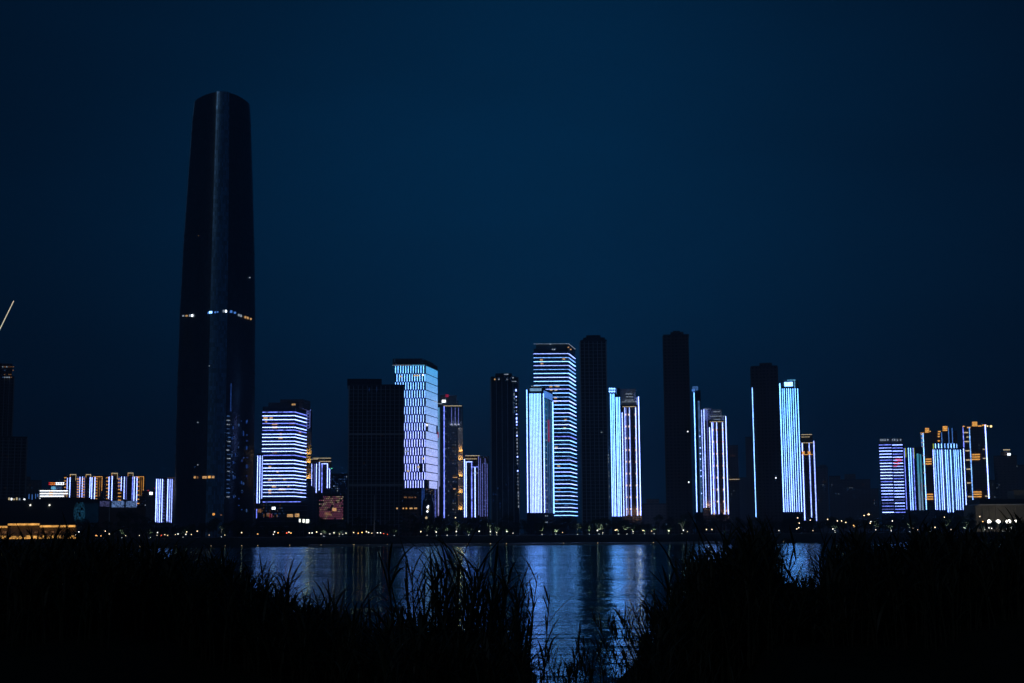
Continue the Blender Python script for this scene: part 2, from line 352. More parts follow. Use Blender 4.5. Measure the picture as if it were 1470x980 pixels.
# ================================================================== TOWERS
# ---- supertall
SY = 1470
def supertall():
    zb = GZ; c0 = P(307, 740, SY); cx, cy = c0.x, SY
    def zp(py): return P(315, py, SY).z
    prof = [(760, 55.2), (600, 55), (450, 53.6), (350, 50.5), (250, 46), (170, 42), (125, 38)]
    HW = SY / F
    def halfw(z):
        pr = [(zp(y), w) for y, w in prof]
        for (z0, w0), (z1, w1) in zip(pr, pr[1:]):
            if z <= z1: return (w0 + (w1 - w0) * max(0, (z - z0)) / (z1 - z0)) * HW
        return pr[-1][1] * HW
    ztop = P(315, 128.5, SY - 36).z; TH0 = math.radians(-90 + 13)
    def rad(phi, z): return halfw(z) * (1.0 + .085 * math.cos(3 * phi)) / 0.995
    def tz(phi):
        a = abs((phi + math.pi / 3) % (2 * math.pi / 3) - math.pi / 3)
        far_ = abs((phi + math.pi) % (2 * math.pi) - math.pi)
        return ztop - (0 if far_ < .24 else 0.6 + 1.2 * min(1, (far_ - .24) / 1.2))
    root = empty('supertall_tower', (cx, cy, zb), 'by far the tallest tower, dark and tapering, with a paler rounded glass corner', 'skyscraper')
    org = (cx, cy, zb)
    def pt(phi, z, k=1.0, dr=0.0):
        r = rad(phi, z) * k + dr; a = TH0 + phi; return Vector((cx + r * math.cos(a), cy + r * math.sin(a), z))
    g1 = facade('tower_side_glass', (0.09, 0.10, 0.12), (0.05, 0.065, 0.08), 4.4, 1.7, 0.14, 0.34, 0.5, .6)
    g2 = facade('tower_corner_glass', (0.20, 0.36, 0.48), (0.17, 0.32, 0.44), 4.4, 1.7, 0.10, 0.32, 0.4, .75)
    ringm = plain('louvre_dark', (.07, .08, .10), .5, .3, .3)
    N = 120; NZ = 70; sides = MB(); corners = [MB() for _ in range(3)]
    for i in range(N):
        p0, p1 = 2 * math.pi * i / N, 2 * math.pi * (i + 1) / N; pm_ = (p0 + p1) / 2
        a = abs((pm_ + math.pi / 3) % (2 * math.pi / 3) - math.pi / 3); crn = a < .235
        k = int(((pm_ + math.pi / 3) % (2 * math.pi)) / (2 * math.pi / 3)); mbx = corners[k] if crn else sides
        dr = 0.0 if crn else -1.1
        for j in range(NZ):
            q = []; uv = []
            for (ph, tj) in ((p0, j), (p1, j), (p1, j + 1), (p0, j + 1)):
                t = tj / NZ; z = zb + (tz(pm_ if crn else ph) - zb) * t; q.append(pt(ph, z, 1, dr)); uv.append((ph * 40, z))
            mbx.face(q, uv)
    # side walls of the proud corner lobes
    for k in range(3):
        for sgn in (-1, 1):
            ph = k * 2 * math.pi / 3 + sgn * math.ceil(.235 / (2 * math.pi / N) - .5) * 2 * math.pi / N
            for j in range(NZ):
                z0 = zb + (ztop - zb) * j / NZ; z1 = zb + (ztop - zb) * (j + 1) / NZ
                corners[k].face([pt(ph, z0, 1, -2.2), pt(ph, z0, 1, 0), pt(ph, z1, 1, 0), pt(ph, z1, 1, -2.2)])
    sides.build('curtain_wall', g1, root, org)
    for k in range(3): corners[k].build('corner_glazing', g2, root, org)
    rf = MB(); rf.face([pt(2 * math.pi * i / N, ztop - 14, .97, -1) for i in range(N)]); rf.build('roof', M['roof'], root, org)
    for y0, w in ((176, .7), (192, .7), (340, .8), (362, .8), (535, .8), (556, .8)):
        mb = MB(); z = zp(y0)
        for i in range(N):
            p0, p1 = 2 * math.pi * i / N, 2 * math.pi * (i + 1) / N
            mb.face([pt(p0, z - w, 1, -.6), pt(p1, z - w, 1, -.6), pt(p1, z + w, 1, -.6), pt(p0, z + w, 1, -.6)])
            mb.face([pt(p0, z + w, 1, -.6), pt(p1, z + w, 1, -.6), pt(p1, z + w, 1, -1.6), pt(p0, z + w, 1, -1.6)])
        mb.build('mechanical_band', ringm, root, org)
    def find(px, py):
        best = None
        for i in range(-60, 61):
            ph = i * math.pi / 110 ; z = P(px, py, SY - 35).z
            p = pt(ph, z); d = RM.transposed() @ (p - Vector((0, 0, H))); x = CX + F * d.x / -d.z; y = CY - F * d.y / -d.z
            if best is None or abs(x - px) < best[0]: best = (abs(x - px), ph, z + (y - py) * SY / F)
        return best[1], best[2]
    def window(px, py, w, h, mat):
        ph, z = find(px, py); w *= HW; h *= HW; r = rad(ph, z); dph = w / r / 2
        mb = MB(); q = []
        for (a, zz) in ((-dph, -h / 2), (dph, -h / 2), (dph, h / 2), (-dph, h / 2)): q.append(pt(ph + a, z + zz, 1, .12))
        mb.face(q)
        for i in range(4):
            a, c = q[i], q[(i + 1) % 4]; n = Vector((cx - a.x, cy - a.y, 0)).normalized() * 1.6
            mb.face([a, c, c + n, a + n])
        mb.build('lit_window_or_reflection', M[mat], root, org)  # real windows, and the glowing marks of the painted reflection below
    for x, y, w, h, m in ((262, 453, 2, 2, 'wcool'), (267, 453, 2.5, 2, 'warm'), (272, 452.6, 2.5, 3, 'wcool'), (275, 452.6, 2.5, 3, 'white'), (299, 449, 2, 2, 'blue'), (303, 448, 4.5, 3, 'blw'), (308.5, 448, 2.5, 2.5, 'blue'),
            (313, 447.5, 2, 2, 'blue'), (321, 446.5, 2.5, 3.5, 'wcool'), (324.5, 446.5, 2.5, 3.5, 'white'), (332, 447, 3, 3, 'blue'), (337, 448.5, 3, 2.5, 'blue'), (343, 452, 2.5, 3, 'wcool'), (346.5, 453, 2.5, 3, 'wcool'),
            (353, 455, 2.5, 3, 'warm'), (356.5, 456, 3, 3, 'warm'), (361, 457.5, 2, 2.5, 'warm'),
            (279, 685, 2.5, 3, 'warm'), (283, 685, 2, 3, 'warmdim'), (292, 685, 3, 3.2, 'warm'), (296, 685, 3.5, 3.2, 'warm'), (300.5, 684.5, 3.5, 3.2, 'gold'), (305, 684.5, 3.5, 3.2, 'warm'),
            (301, 525, 1, 1.2, 'wcool'), (283, 606, 1.2, 1.2, 'wcool'), (283, 667, 1.2, 1.2, 'wcool'), (284, 338, .7, .8, 'warmdim'), (359, 398, 1.2, 1.2, 'wcool'), (307, 738, 3, 3, 'gold'), (318, 739, 2.5, 1.6, 'warmdim')):
        window(x, y, w, h, m)
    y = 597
    while y < 718:      # reflected LED facade put in as glowing bluish marks, right hand half dimmer
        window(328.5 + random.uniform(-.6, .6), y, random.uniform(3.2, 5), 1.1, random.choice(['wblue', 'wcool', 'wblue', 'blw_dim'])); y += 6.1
    for i in range(46):  # thin glowing marks for the dimmer half of that reflection
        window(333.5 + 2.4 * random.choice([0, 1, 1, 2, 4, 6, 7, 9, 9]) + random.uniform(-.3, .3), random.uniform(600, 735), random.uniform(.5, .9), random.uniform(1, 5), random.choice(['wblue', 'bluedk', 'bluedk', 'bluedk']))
    window(331.5, 570, .9, 40, 'bluedk')  # faint upper streak of the same painted reflection
supertall()

# ---- left edge
t = T(0, 400, 2.45)
b = Bld('unfinished_tower', 'dark unfinished tower cut by the left edge, dim dotted lights round its top', (-42, 15), 541, 1500, M['conc'], 40, ribs=5, yr=600)
b.block(-40, 18, 522, 'top_ring', M['conc'], (-1.5, -1.5), base=b.top + .01)
for r_, yy in enumerate((526, 531, 537, 541)):
    for x in range(-6, 19, 3):
        if random.random() < (.75 if r_ in (0, 3) else .4): b.rect(x, yy, x + random.uniform(1, 2.4), yy + 1.2, random.choice(['warmdim', 'wcool', 'warmdim', 'wblue']), 'work_light', 0, 2.2, 1.0)
cr = empty('tower_crane', (b.cen.x, b.cen.y, b.top + 15), 'crane on the unfinished tower, its raised jib marked by a bright line', 'crane')
p0 = P(-8, 522, 1520); p1 = P(-8, 490, 1520); jt = P(20, 432, 1520); po = tuple(cr.location)
dm = b.cen - Vector((p0.x, p0.y))
mb = MB()
for sx in (-1, 1):
    for sy in (-1, 1): mb.tube([p0 + Vector((sx, sy, -2)), p1 + Vector((sx, sy, 0))], [.2, .2], 5)
for k in range(10):
    z0 = p0.z + (p1.z - p0.z) * k / 10; z1 = p0.z + (p1.z - p0.z) * (k + 1) / 10
    for sy in (-1, 1): mb.tube([(p0.x - 1, p0.y + sy, z0), (p0.x + 1, p0.y + sy, z1)], [.12, .12], 4)
cr.location = (p0.x, p0.y, p0.z); po = tuple(cr.location); mb.build('mast', M['steel'], cr, po)
mb = MB()
for off in (Vector((0, -.8, 0)), Vector((0, .8, 0)), Vector((-.6, 0, 1.2))): mb.tube([p1 + off, jt + off * .3], [.16, .12], 5)
for k in range(14):
    a = p1.lerp(jt, k / 14); c = p1.lerp(jt, (k + 1) / 14); mb.tube([a + Vector((0, -.8, 0)), c + Vector((-.5, 0, 1))], [.09, .09], 4)
mb.build('jib', M['steel'], cr, po)
mb = MB(); mb.tube([p1 + Vector((0, -1.2, .4)), jt + Vector((0, -.6, .2))], [.5, .42], 6)
mb.build('jib_light', emis('crane_light', (1.0, .9, .66), 0.9), cr, po)
mb = MB(); mb.box((p1.x - 6, p1.y, p1.z + .5), 9, 2.4, 1.6); mb.box((p1.x - 9, p1.y, p1.z - 1.2), 3, 2.6, 2.2); mb.build('counter_jib', M['steel'], cr, po)
b = Bld('dark_block', 'broad dark unlit block at the left edge, lower than the tower beside it', (-30, 33), 628, 1400, M['conc'], 40, ribs=6, slabs=3.3, yr=700)
b.dots(2, 640, 30, 700, 3, ['warmdim', 'wblue'])
b = Bld('far_apartment_block', 'low far dark block with a few faint windows, right of the left edge towers', (33, 58), 690, 2300, M['far'], 30, yr=705)
b.dots(34, 692, 47, 705, 8, ['wcool', 'wblue', 'warmdim'], 1, .8)
b.block(36, 44, 684)

# ---- white hotel with red sign
t = T(0, 640, 5.444)
b = Bld('white_hotel', 'low white banded building with a red and white sign on its roof', (57, 97.5), 704, 1750, M['white_wall'], 25, yr=712)
for y, x0, x1 in ((350, 312, 530), (372, 312, 530), (392, 312, 500), (410, 312, 370)):
    a = t(x0, y); c = t(x1, y); b.hs(a[0], c[0], a[1], 1.7, 'white')
b.vs(t(500, 0)[0], 703, 713, 1.0, 'warm'); b.vs(t(522, 0)[0], 703, 713, 1.4, 'warm'); b.rect(*t(385, 358), *t(412, 392), 'warm')
b.block(73, 90, 697, 'roof_house', M['cyan'] if False else M['white_wall'])
for i in range(7):
    b.rect(74 + i * 2.1, 698.2, 75.4 + i * 2.1, 702.4, random.choice(['cyan', 'wcool', 'wblue']), 'lit_window_or_reflection', 0, .3)
sgn = MB(); fa = b.fa[0]; u0, z1 = fa.hit(69, 692); u1, z0 = fa.hit(93, 696)
fa.box(sgn, u0, u1, z0 - .3, z1 + .3, .2, .6); sg = b.part(sgn, 'roof_sign', M['dark'])
for i in range(9):      # illegible characters: red ones left, white ones right
    x = 69.8 + i * 2.55; mt = 'red' if i < 1 else ('orange' if i < 4 else 'white')
    g = MB(); a0, zt = fa.hit(x, 692.3); a1, zl = fa.hit(x + 1.9, 695.8)
    fa.box(g, a0, a1, zt - .7, zt, .62, .8); fa.box(g, a0, a1, zl, zl + .7, .62, .8); fa.box(g, (a0 + a1) / 2 - .35, (a0 + a1) / 2 + .35, zl + .71, zt - .71, .62, .8)
    g.build('sign_character', M[mt], sg, b.org)

# ---- residential pairs
def pair(label, body, top, strips, crowns, gold_lit_wall, rungs, Y):
    b = Bld('apartment_block', label, body, top, Y, M['brown'], 20, yr=712, slabs=3.2)
    for x, y0, y1, w, mt in strips:
        a = t(x, y0); c = t(x, y1); b.vs(a[0], a[1], c[1], w, mt)
    for x0, x1, y in crowns:
        a = t(x0, y); c = t(x1, y); b.block(a[0], c[0], a[1], 'roof_house', M['beige'])
        b.hs(a[0] - .3, c[0] + .3, a[1] + .6, 1.6, 'goldp', out=-.9 + 1.6); b.vs(c[0], a[1], a[1] + 9, 1.0, 'goldp'); b.vs(a[0], a[1], a[1] + 5, 1.0, 'gold')
    a = t(gold_lit_wall[0], 240); c = t(gold_lit_wall[1], 400)
    b.hs(a[0] - 5, c[0], a[1], 1.0, 'gold')
    for x in (gold_lit_wall[0] + 4, (gold_lit_wall[0] + gold_lit_wall[1]) / 2): b.vs(t(x, 0)[0], 685, 712, 1.7, emis_noise('gold_wash', (1, .42, .07), .33, .15, .3, 1.3))  # gold light wash on the side wall, put in as glowing strips
    b.vs(c[0] - .6, 683.5, 704, 1.2, 'gold')
    for x0, x1, y0, y1, n in rungs:
        a = t(x0, y0); c = t(x1, y1); b.ladder(a[0], c[0], a[1], c[1], n, 'gold', 1.1)
    return b
pair('brown apartment pair with two gold crowns, beside the white banded building', (92.3, 146.5), 684,
     [(522, 250, 400, 1.6, 'lilac'), (543, 245, 400, 1.7, 'lilac'), (604, 240, 405, 1.2, 'lilac_dim'), (620, 240, 405, 1.2, 'lilac'), (640, 240, 405, 1.2, 'lilac'), (657, 240, 405, 1.3, 'lilac_dim'), (700, 245, 420, 1.5, 'lilac'), (714, 245, 420, 1.6, 'lilac'), (737, 245, 420, 1.7, 'lilac')],
     [(548, 592, 220), (672, 708, 220)], (755, 798), [(503, 520, 245, 395, 7), (600, 624, 255, 400, 8), (640, 662, 255, 400, 8), (742, 760, 250, 410, 8)], 1800)
pair('brown apartment pair with two gold crowns, right above the speckled blue screens', (151.6, 206.5), 684,
     [(848, 240, 420, 1.5, 'lilac'), (872, 235, 425, 1.7, 'lilac'), (928, 240, 330, 1.2, 'lilac_dim'), (946, 240, 350, 1.2, 'lilac'), (968, 240, 415, 1.3, 'lilac'), (985, 240, 420, 1.3, 'lilac_dim'), (1032, 240, 425, 1.5, 'lilac'), (1045, 240, 450, 1.5, 'lilac'), (1065, 240, 485, 1.7, 'lilac')],
     [(873, 917, 210), (1000, 1040, 208)], (1085, 1123), [(830, 850, 245, 410, 7), (922, 946, 255, 420, 7), (1068, 1088, 245, 480, 8)], 1800)
b = Bld('apartment_block', 'slim apartment tower with close lilac light lines, just left of the supertall tower', (223.2, 252.5), 687, 1650, M['brown'], 20, yr=748, slabs=3.2)
for x, w, mt in ((1216, 1.8, 'lilac'), (1230, 1.5, 'lilac'), (1244, 1.5, 'lilac'), (1262, 1.6, 'lilac'), (1305, 1.8, 'lilac'), (1322, 1.4, 'lilac'), (1338, 1.6, 'lilac'), (1357, 1.2, 'lilac_dim')):
    b.vs(t(x, 0)[0], t(0, 258)[1], t(0, 597)[1], w, mt)
b.ladder(*(t(1272, 0)[0], t(1286, 0)[0], 690, 748, 14, 'lilac_dim', 1)); b.ladder(t(1357, 0)[0], t(1372, 0)[0], 690, 748, 14, 'goldp', 1)
b.block(t(1312, 0)[0], t(1335, 0)[0], 684.5); b.block(t(1345, 0)[0], t(1362, 0)[0], 684.8); b.hs(t(1312, 0)[0], t(1335, 0)[0], 685.6, .9, 'warmdim'); b.hs(t(1345, 0)[0], t(1362, 0)[0], 685.6, .9, 'warmdim')

# ---- shopping mall
b = Bld('shopping_mall', 'long low dark mall with a curved blue screen, behind the gold lit pavilion', (-40, 147), 718, 1300, M['roof'], 90, yr=740)
b.block(58, 130, 713.5, 'roof_hall', M['roof'], (8, 8))
mb = MB(); c = P(112, 740, 1296); seg = []
for i in range(13):
    a = math.pi + math.pi * i / 12; seg.append((c.x + 5.2 * math.cos(a), 1300 + 4.5 * math.sin(a)))
zt0, zt1 = P(112, 751, 1296).z, P(112, 721, 1296).z
for k in range(10):
    ka, kb = k / 10, (k + 1) / 10; wa = .45 + .55 * math.sin(math.pi * (ka + kb) / 2) ** .6
    mb.prism([(c.x + (q[0] - c.x) * wa, 1300 + (q[1] - 1300) * wa) for q in seg], zt0 + (zt1 - zt0) * ka, zt0 + (zt1 - zt0) * kb - .02)
b.part(mb, 'curved_screen', emis_noise('screen_blue', (0.06, 0.36, 0.7), 0.09, .6, -.6, 2.0))
b.rect(118.5, 722, 141, 750, emis_noise('screen_dark_blue', (0.01, 0.12, 0.32), 0.035, .2, .5, 1.3), 'side_screen', 0, .3)
for i, x in enumerate((12, 15.5, 19, 23, 27, 34)): b.rect(x, 714 + (i % 3) * .8, x + 2, 717.6, random.choice(['wcool', 'goldp', 'white']), 'sign_character', 0, .4)
for x, y0, y1 in ((41.5, 709, 716), (46, 709.5, 717), (51, 708.5, 716), (54, 709, 713)): b.vs(x, y0, y1, 1, 'blue')
for x, y in ((43.5, 725), (71, 725)):
    mb = MB(); fa = b.fa[0]; u, z = fa.hit(x, y); p = fa.a + fa.d * u + fa.n * 1.2; mb.ball((p.x, p.y, z), .85, 8); b.part(mb, 'wall_lamp', emis('lamp_pale', (1, .97, .85), 1.8), smooth=True)
b = Bld('department_store', 'dark brown box with speckled blue screens along its top, right of the mall', (145, 207), 728, 1290, M['brownplain'], 60, yr=740)
b.block(160, 196, 718.2, 'screen_frame', M['roof'], (3, 30)); b.rect(160.5, 719, 178, 728, emis_noise('screen_speckle', (0.25, 0.45, 1.0), 0.35, .9, .0, 1.9), 'roof_screen', 0, -.5 + 1.2); b.rect(181, 719, 196, 728, emis_noise('screen_speckle_b', (0.25, 0.45, 1.0), 0.32, .9, .0, 1.9), 'roof_screen', 0, .7); b.rect(143.5, 719, 158, 727, emis_noise('screen_speckle_c', (0.28, 0.3, .8), 0.15, .9, .0, 1.8), 'roof_screen', 0, .7)
b = Bld('far_office', 'faint narrow dark block with a white roof light, left of the slim apartment tower', (208, 222), 706, 2000, M['far'], 20, yr=730)
b.rect(214.5, 706, 219, 710, 'white', 'roof_light'); b.rect(212, 703, 213.5, 704.5, 'red', 'warning_light'); b.rect(221, 700, 222, 701.2, 'red', 'warning_light'); b.rect(205, 724, 209, 726.5, 'wcool')

# ---- gold pavilion
def pavilion():
    Y = 1145; r = empty('gold_pavilion', P(50, 769, Y + 8), 'long low riverside pavilion with glowing gold eaves and a lit ground floor, far left', 'pavilion'); org = tuple(r.location)
    r.location.z = GZ; org = tuple(r.location)
    g = emis_noise('eave_gold', (1.0, .48, .11), 1.15, .25, .45, 1.25); gl = emis_noise('interior_gold', (1.0, .5, .12), .9, .35, .05, 1.5)
    for x0, x1, yt, yo in ((-12, 11, 755, 0), (12, 57, 751.4, -3), (58, 108.5, 754, 0)):
        a = P(x0, yt, Y + yo); c = P(x1, yt, Y + yo); w = c.x - a.x; zt = a.z
        mb = MB(); mb.box(((a.x + c.x) / 2, Y + yo + 9, zt + .35), w + 1, 20, .6); mb.build('roof', M['roof'], r, org)
        mb = MB(); mb.box(((a.x + c.x) / 2, Y + yo - .9, zt - .75), w, .5, 1.5); mb.build('eave_light', g, r, org)
        mb = MB(); mb.box(((a.x + c.x) / 2, Y + yo + 11, (zt + GZ) / 2 - .1), w - 1, 14, zt - GZ - .4); mb.build('wall', M['beige'], r, org)
        n = max(2, int(w / 5))
        for i in range(n + 1):
            mb = MB(); mb.box((a.x + .6 + (w - 1.2) * i / n, Y + yo + .3, (zt - 1.5 + GZ) / 2), .55, .55, zt - 1.5 - GZ); mb.build('column', M['beige'], r, org)
        for i in range(n):
            mb = MB(); xx = a.x + .6 + (w - 1.2) * (i + .5) / n
            mb.box((xx, Y + yo + 3.8, GZ + 1.7), (w / n) * random.uniform(.55, .86), .3, random.uniform(1.6, 2.6)); mb.build('lit_window_or_reflection', gl, r, org)
            if random.random() < .6:
                mb = MB(); mb.box((xx, Y + yo + 3.8, GZ + 5.6), (w / n) * .5, .3, random.uniform(.8, 1.8)); mb.build('lit_window_or_reflection', M['warmdim'], r, org)
    mb = MB(); mb.box((P(50, 770, Y - 8).x, Y - 7.5, GZ + .5), P(108, 770, Y).x - P(-12, 770, Y).x, .4, .8); mb.build('garden_wall', M['beige'], r, org)
    for i in range(26):
        x = -8 + i * 4.6; p = P(x + random.uniform(-1, 1), 772, Y - 9); mb = MB(); mb.box((p.x, Y - 8.2, GZ + .8), random.uniform(1.2, 2.5), .3, random.uniform(.5, 1.3)); mb.build('wall_light', g if random.random() < .6 else gl, r, org)
pavilion()

# ---- banded tower B9 with its neighbours
t = T(360, 560, 4.453)
b = Bld('banded_tower', 'broad blue-white tower ringed by horizontal light bands with warm windows, right of the supertall tower', (375, 421.5, 438.3), 585, 1450, M['glass'], dY=42, yr=718)
for y in (140, 163, 188, 212, 237, 256, 281, 301, 326, 346, 372, 391, 416, 448, 470, 497, 517, 543, 564, 588, 608, 633, 653, 678):
    b.hs(None, None, 560 + y / 4.453, 1.35, 'lilac', wrap=1)
b.hs(None, 432, 560 + 713 / 4.453, 1.6, 'lilac')
b.block(384, 423, 577, 'roof_house', M['roof'], (3, 6)); b.block(396, 430, 571, 'roof_tower', M['brown'], (14, 2), base=b.top + .02)
for x, y, w in ((95, 177, 26), (130, 177, 20), (153, 215, 34), (262, 213, 36), (153, 237, 34), (192, 280, 16), (190, 305, 26), (152, 397, 30), (122, 490, 18), (190, 545, 26), (122, 572, 22), (150, 568, 24), (217, 568, 18), (148, 615, 26), (122, 640, 20), (200, 633, 44), (240, 612, 10), (122, 655, 16), (98, 200, 12), (172, 520, 14), (112, 588, 10)):
    a = t(x - w / 2, y - 6); c = t(x + w / 2, y + 6); b.rect(*a, *c, random.choice(['warm', 'warm', 'warmdim']))
for x, y in ((313, 268), (320, 402), (313, 285), (292, 375), (322, 655), (296, 330)): b.rect(*t(x - 6, y - 5), *t(x + 8, y + 5), 'warm', f=1)
b.rect(*t(262, 86), *t(286, 96), 'warm', 'roof_light', 0, -.2 + .7)
b2 = Bld('gold_edge_tower', 'slim dark tower behind the banded tower, a gold lit wall down its right edge', (420, 447), 588, 1560, M['glass'], 20, yr=690)
for x, y0, y1 in ((358, 128, 245), (366, 128, 150), (377, 128, 240)): b2.vs(t(x, 0)[0], t(0, y0)[1], t(0, y1)[1], 1.1, 'lilac_dim')
b2.hs(t(348, 0)[0], t(382, 0)[0], t(0, 126)[1], 1.2, 'lilac')
for y0, y1 in ((268, 412), (418, 465), (475, 568)):
    b2.rect(*t(354, y0), *t(385, y1), 'beige', 'gold_wall', 0, .4); uplight(b2, t(370, 0)[0], t(0, y1 - 6)[1], 1500, (1, .55, .15), out=3, size=.8)
b2.ladder(t(362, 0)[0], t(372, 0)[0], t(0, 150)[1], t(0, 240)[1], 6, 'lilac_dim', .8)
b3 = Bld('striped_annex', 'narrow dark block with long lilac lines, touching the banded tower on its left', (367.5, 377), 653, 1440, M['glass'], 20, yr=720)
for x in (40, 55, 70): b3.vs(t(x, 0)[0], t(0, 418)[1], t(0, 722 if x < 60 else 692)[1], 1.5, 'lilac')
b3.vs(t(37, 0)[0], t(0, 760)[1], t(0, 818)[1], 1.5, 'lilac')
b4 = Bld('glass_podium', 'low glassy podium under the banded tower with a few warm rooms', (375, 440), 722.5, 1395, M['glass'], 45, yr=735, slabs=5)
for x0, y0, x1, y1, mt in ((45, 758, 68, 782, 'warmdim'), (135, 746, 158, 762, 'white'), (232, 792, 270, 810, 'warm'), (282, 788, 310, 810, 'warm'), (100, 785, 120, 808, 'warmdim'), (120, 784, 124, 815, 'reddim'), (132, 790, 136, 812, 'pink'), (82, 790, 86, 812, 'warmdim'), (165, 795, 170, 812, 'warmdim')):
    b4.rect(*t(x0, y0), *t(x1, y1), mt)
b4.dots(377, 725, 408, 743, 40, ['bluedk', 'wblue', 'warmdim'], .7, 2, grid=(1.8, 4))
b4 = Bld('cinema_box', 'low cinema block covered in a slanting lattice of pink and yellow light dots', (457.5, 493.5), 711.5, 1370, M['roof'], 30, yr=735)
mb = MB(); fa = b4.fa[0]
for i in range(13):
    for j in range(13):
        x = 459 + (i + (.5 if j % 2 else 0)) * 2.75; y = 713 + j * 2.6
        if x > 492.5 or y > 714 + 31 or (random.random() < .12): continue
        if y < 716 and x < 464: continue
        u, z = fa.hit(x, y); w = .36; fa.box(mb, u - w, u + w, z - w, z + w, .02, .2, 1 if random.random() < .22 else 0)
b4.part(mb, 'light_lattice', [M['pink'], M['goldp']])
b4.rect(477, 729, 483, 733.5, 'warm'); b4.rect(*t(470, 780), *t(510, 800), 'warmdim')
b5 = Bld('arch_lit_block', 'short block outlined by tall lilac arches, above the pink dotted cinema', (445.5, 475.5), 659, 1600, M['brown'], 22, yr=700)
for x, y0, y1, w in ((388, 470, 610, 1.2), (405, 470, 625, 1), (418, 470, 655, 1.2), (437, 460, 640, 1.8), (454, 470, 655, 1.6), (489, 470, 625, 1.7), (503, 500, 625, 1.3)):
    b5.vs(t(x, 0)[0], t(0, y0)[1], t(0, y1)[1], w, 'lilac' if w > 1.1 else 'lilac_dim')
for x0, x1, y, mt in ((452, 492, 470, 'lilac'), (400, 513, 434, 'goldp'), (437, 513, 455, 'goldp'), (388, 430, 440, 'goldp'), (490, 508, 502, 'lilac'), (513, 521, 500, 'green')):
    b5.hs(t(x0, 0)[0], t(x1, 0)[0], t(0, y)[1], 1.1 if mt != 'green' else .8, mt)
b5.block(450, 475.3, 656.5)
b5 = Bld('speckled_block', 'small dark block speckled with blue windows, left of the wide ribbed dark tower', (476, 500), 681, 1700, M['conc'], 22, yr=700)
b5.dots(478, 684, 499, 706, 34, ['wblue', 'wcool', 'wblue', 'bluedk'], 1.1, 1.3, grid=(2.6, 3.4))

# ---- wide dark ribbed tower
b = Bld('ribbed_tower', 'wide unlit dark tower with fine vertical ribs and two belt lines', (500, 579), 553.5, 1330, M['glass'], 34, ribs=4.2, slabs=3.5, yr=735, bands=(623, 696), ribmat=M['rib'])
b.block(498.5, 548, 543.5, 'roof_house', M['glass'], (.5, 4)); b.rect(569, 728.6, 571, 730.6, 'warm'); b.dots(505, 600, 575, 720, 5, ['bluedk', 'warmdim'], .9, .9)
for x in (514, 530, 541): b.vs(x, 556, 562, .8, 'bluedk')

# ---- dash tower
t = T(555, 505, 4.0)
gr_top = P(590, 525, 1500).z - GZ
GR = emis_grad('led_programme', gr_top * .55, gr_top, (0.27, 0.33, 1.0), (0.12, 0.42, 1.0), 4.6)
b = Bld('dash_lit_tower', 'tower covered in staggered vertical lilac dashes, its right face one bright pale cyan panel', (566, 611, 628), 524, 1500, M['glass'], dY=50, yr=735)
for rr in range(15):
    y0 = 80 + rr * 47; y1 = y0 + 45; off = 0 if rr % 2 == 0 else 1; mb = MB(); fa = b.fa[0]
    # columns follow the facade grid in metres so they stay plumb
    zt = fa.hit(600, 505 + y0 / 4)[1]; zl = fa.hit(600, 505 + y1 / 4)[1]
    for cidx in range(12):
        u = 1.6 + cidx * (fa.L - 3.2) / 11 + (off - .5) * 1.5
        if u + .5 > fa.L: continue
        if random.random() < .03: continue
        fa.box(mb, u - .36, u + .36, zl + .6, zt, .02, .22)
    b.part(mb, 'dash_row', GR)
for i in range(15):
    f1 = b.fa[1]; u0, zt = f1.hit(611.5, 505 + (85 + i * 47) / 4); zt = b.fa[0].hit(600, 505 + (80 + i * 47) / 4)[1]; zl = b.fa[0].hit(600, 505 + (80 + (i + 1) * 47 - 4) / 4)[1]
    mb = MB(); L0 = 1.0; L1 = f1.L - .5
    if i in (7,): L0, L1 = f1.L * .22, f1.L * .86
    if i == 14: L0, L1 = f1.L * .3, f1.L * .95
    f1.box(mb, L0, L1, zl + .25, zt, .02, .4)
    b.part(mb, 'led_panel', emis_grad('panel_programme_%s' % 'abcdefghijklmno'[i], gr_top * .45, gr_top, (.42, .50, 1.0), (.07, .38, .80), 1.3, .3, .6))
b.block(563, 606, 514, 'roof_house', M['roof'], (2, 2)); b.block(604, 612, 518, 'roof_step', M['roof'], (4, 2))
b.hs(563, 590, 524.2, .9, 'wcool'); b.hs(590, 610, 524.2, 1.0, 'cyan'); b.rect(595, 526.5, 609, 529, 'white', 'logo_light') if False else None
for x0, x1, y, mt in ((155, 190, 135, 'yel'), (75, 90, 140, 'yel'), (205, 212, 132, 'white'), (100, 130, 570, 'wcool')): b.rect(*t(x0, y - 4), *t(x1, y + 5), 'goldp' if mt == 'yel' else mt, 'lit_window_or_reflection', 0, .6)
for x, y in ((123, 684), (183, 660), (210, 612)): b.rect(*t(x - 6, y - 5), *t(x + 7, y + 6), 'goldp', 'lit_window_or_reflection', 0, .6)
b = Bld('office_podium', 'dark low office with two warm lit floors, in front of the dash lit tower', (577, 604), 704, 1290, M['brown'], 30, yr=740)
for x0, x1, y in ((580, 602, 713.8), (578, 586, 729.5), (588, 601, 729.5)):
    n = int((x1 - x0) / 2.2)
    for i in range(n):
        if random.random() < .85: b.rect(x0 + i * 2.2, y - 1, x0 + i * 2.2 + 1.9, y + 1, random.choice(['warm', 'warmdim', 'warm', 'gold']) if y > 720 else 'warmdim')
t2 = T(490, 500, 3.5)
rt = empty('round_tower', (P(613, 740, 1285).x, 1292, GZ), 'small round-topped glass tower with dazzling front lights below the dash lit tower', 'building'); org = tuple(rt.location)
mb = MB(); n = 24; rr0 = 6.2
zt = P(613, 708, 1285).z
prev = None
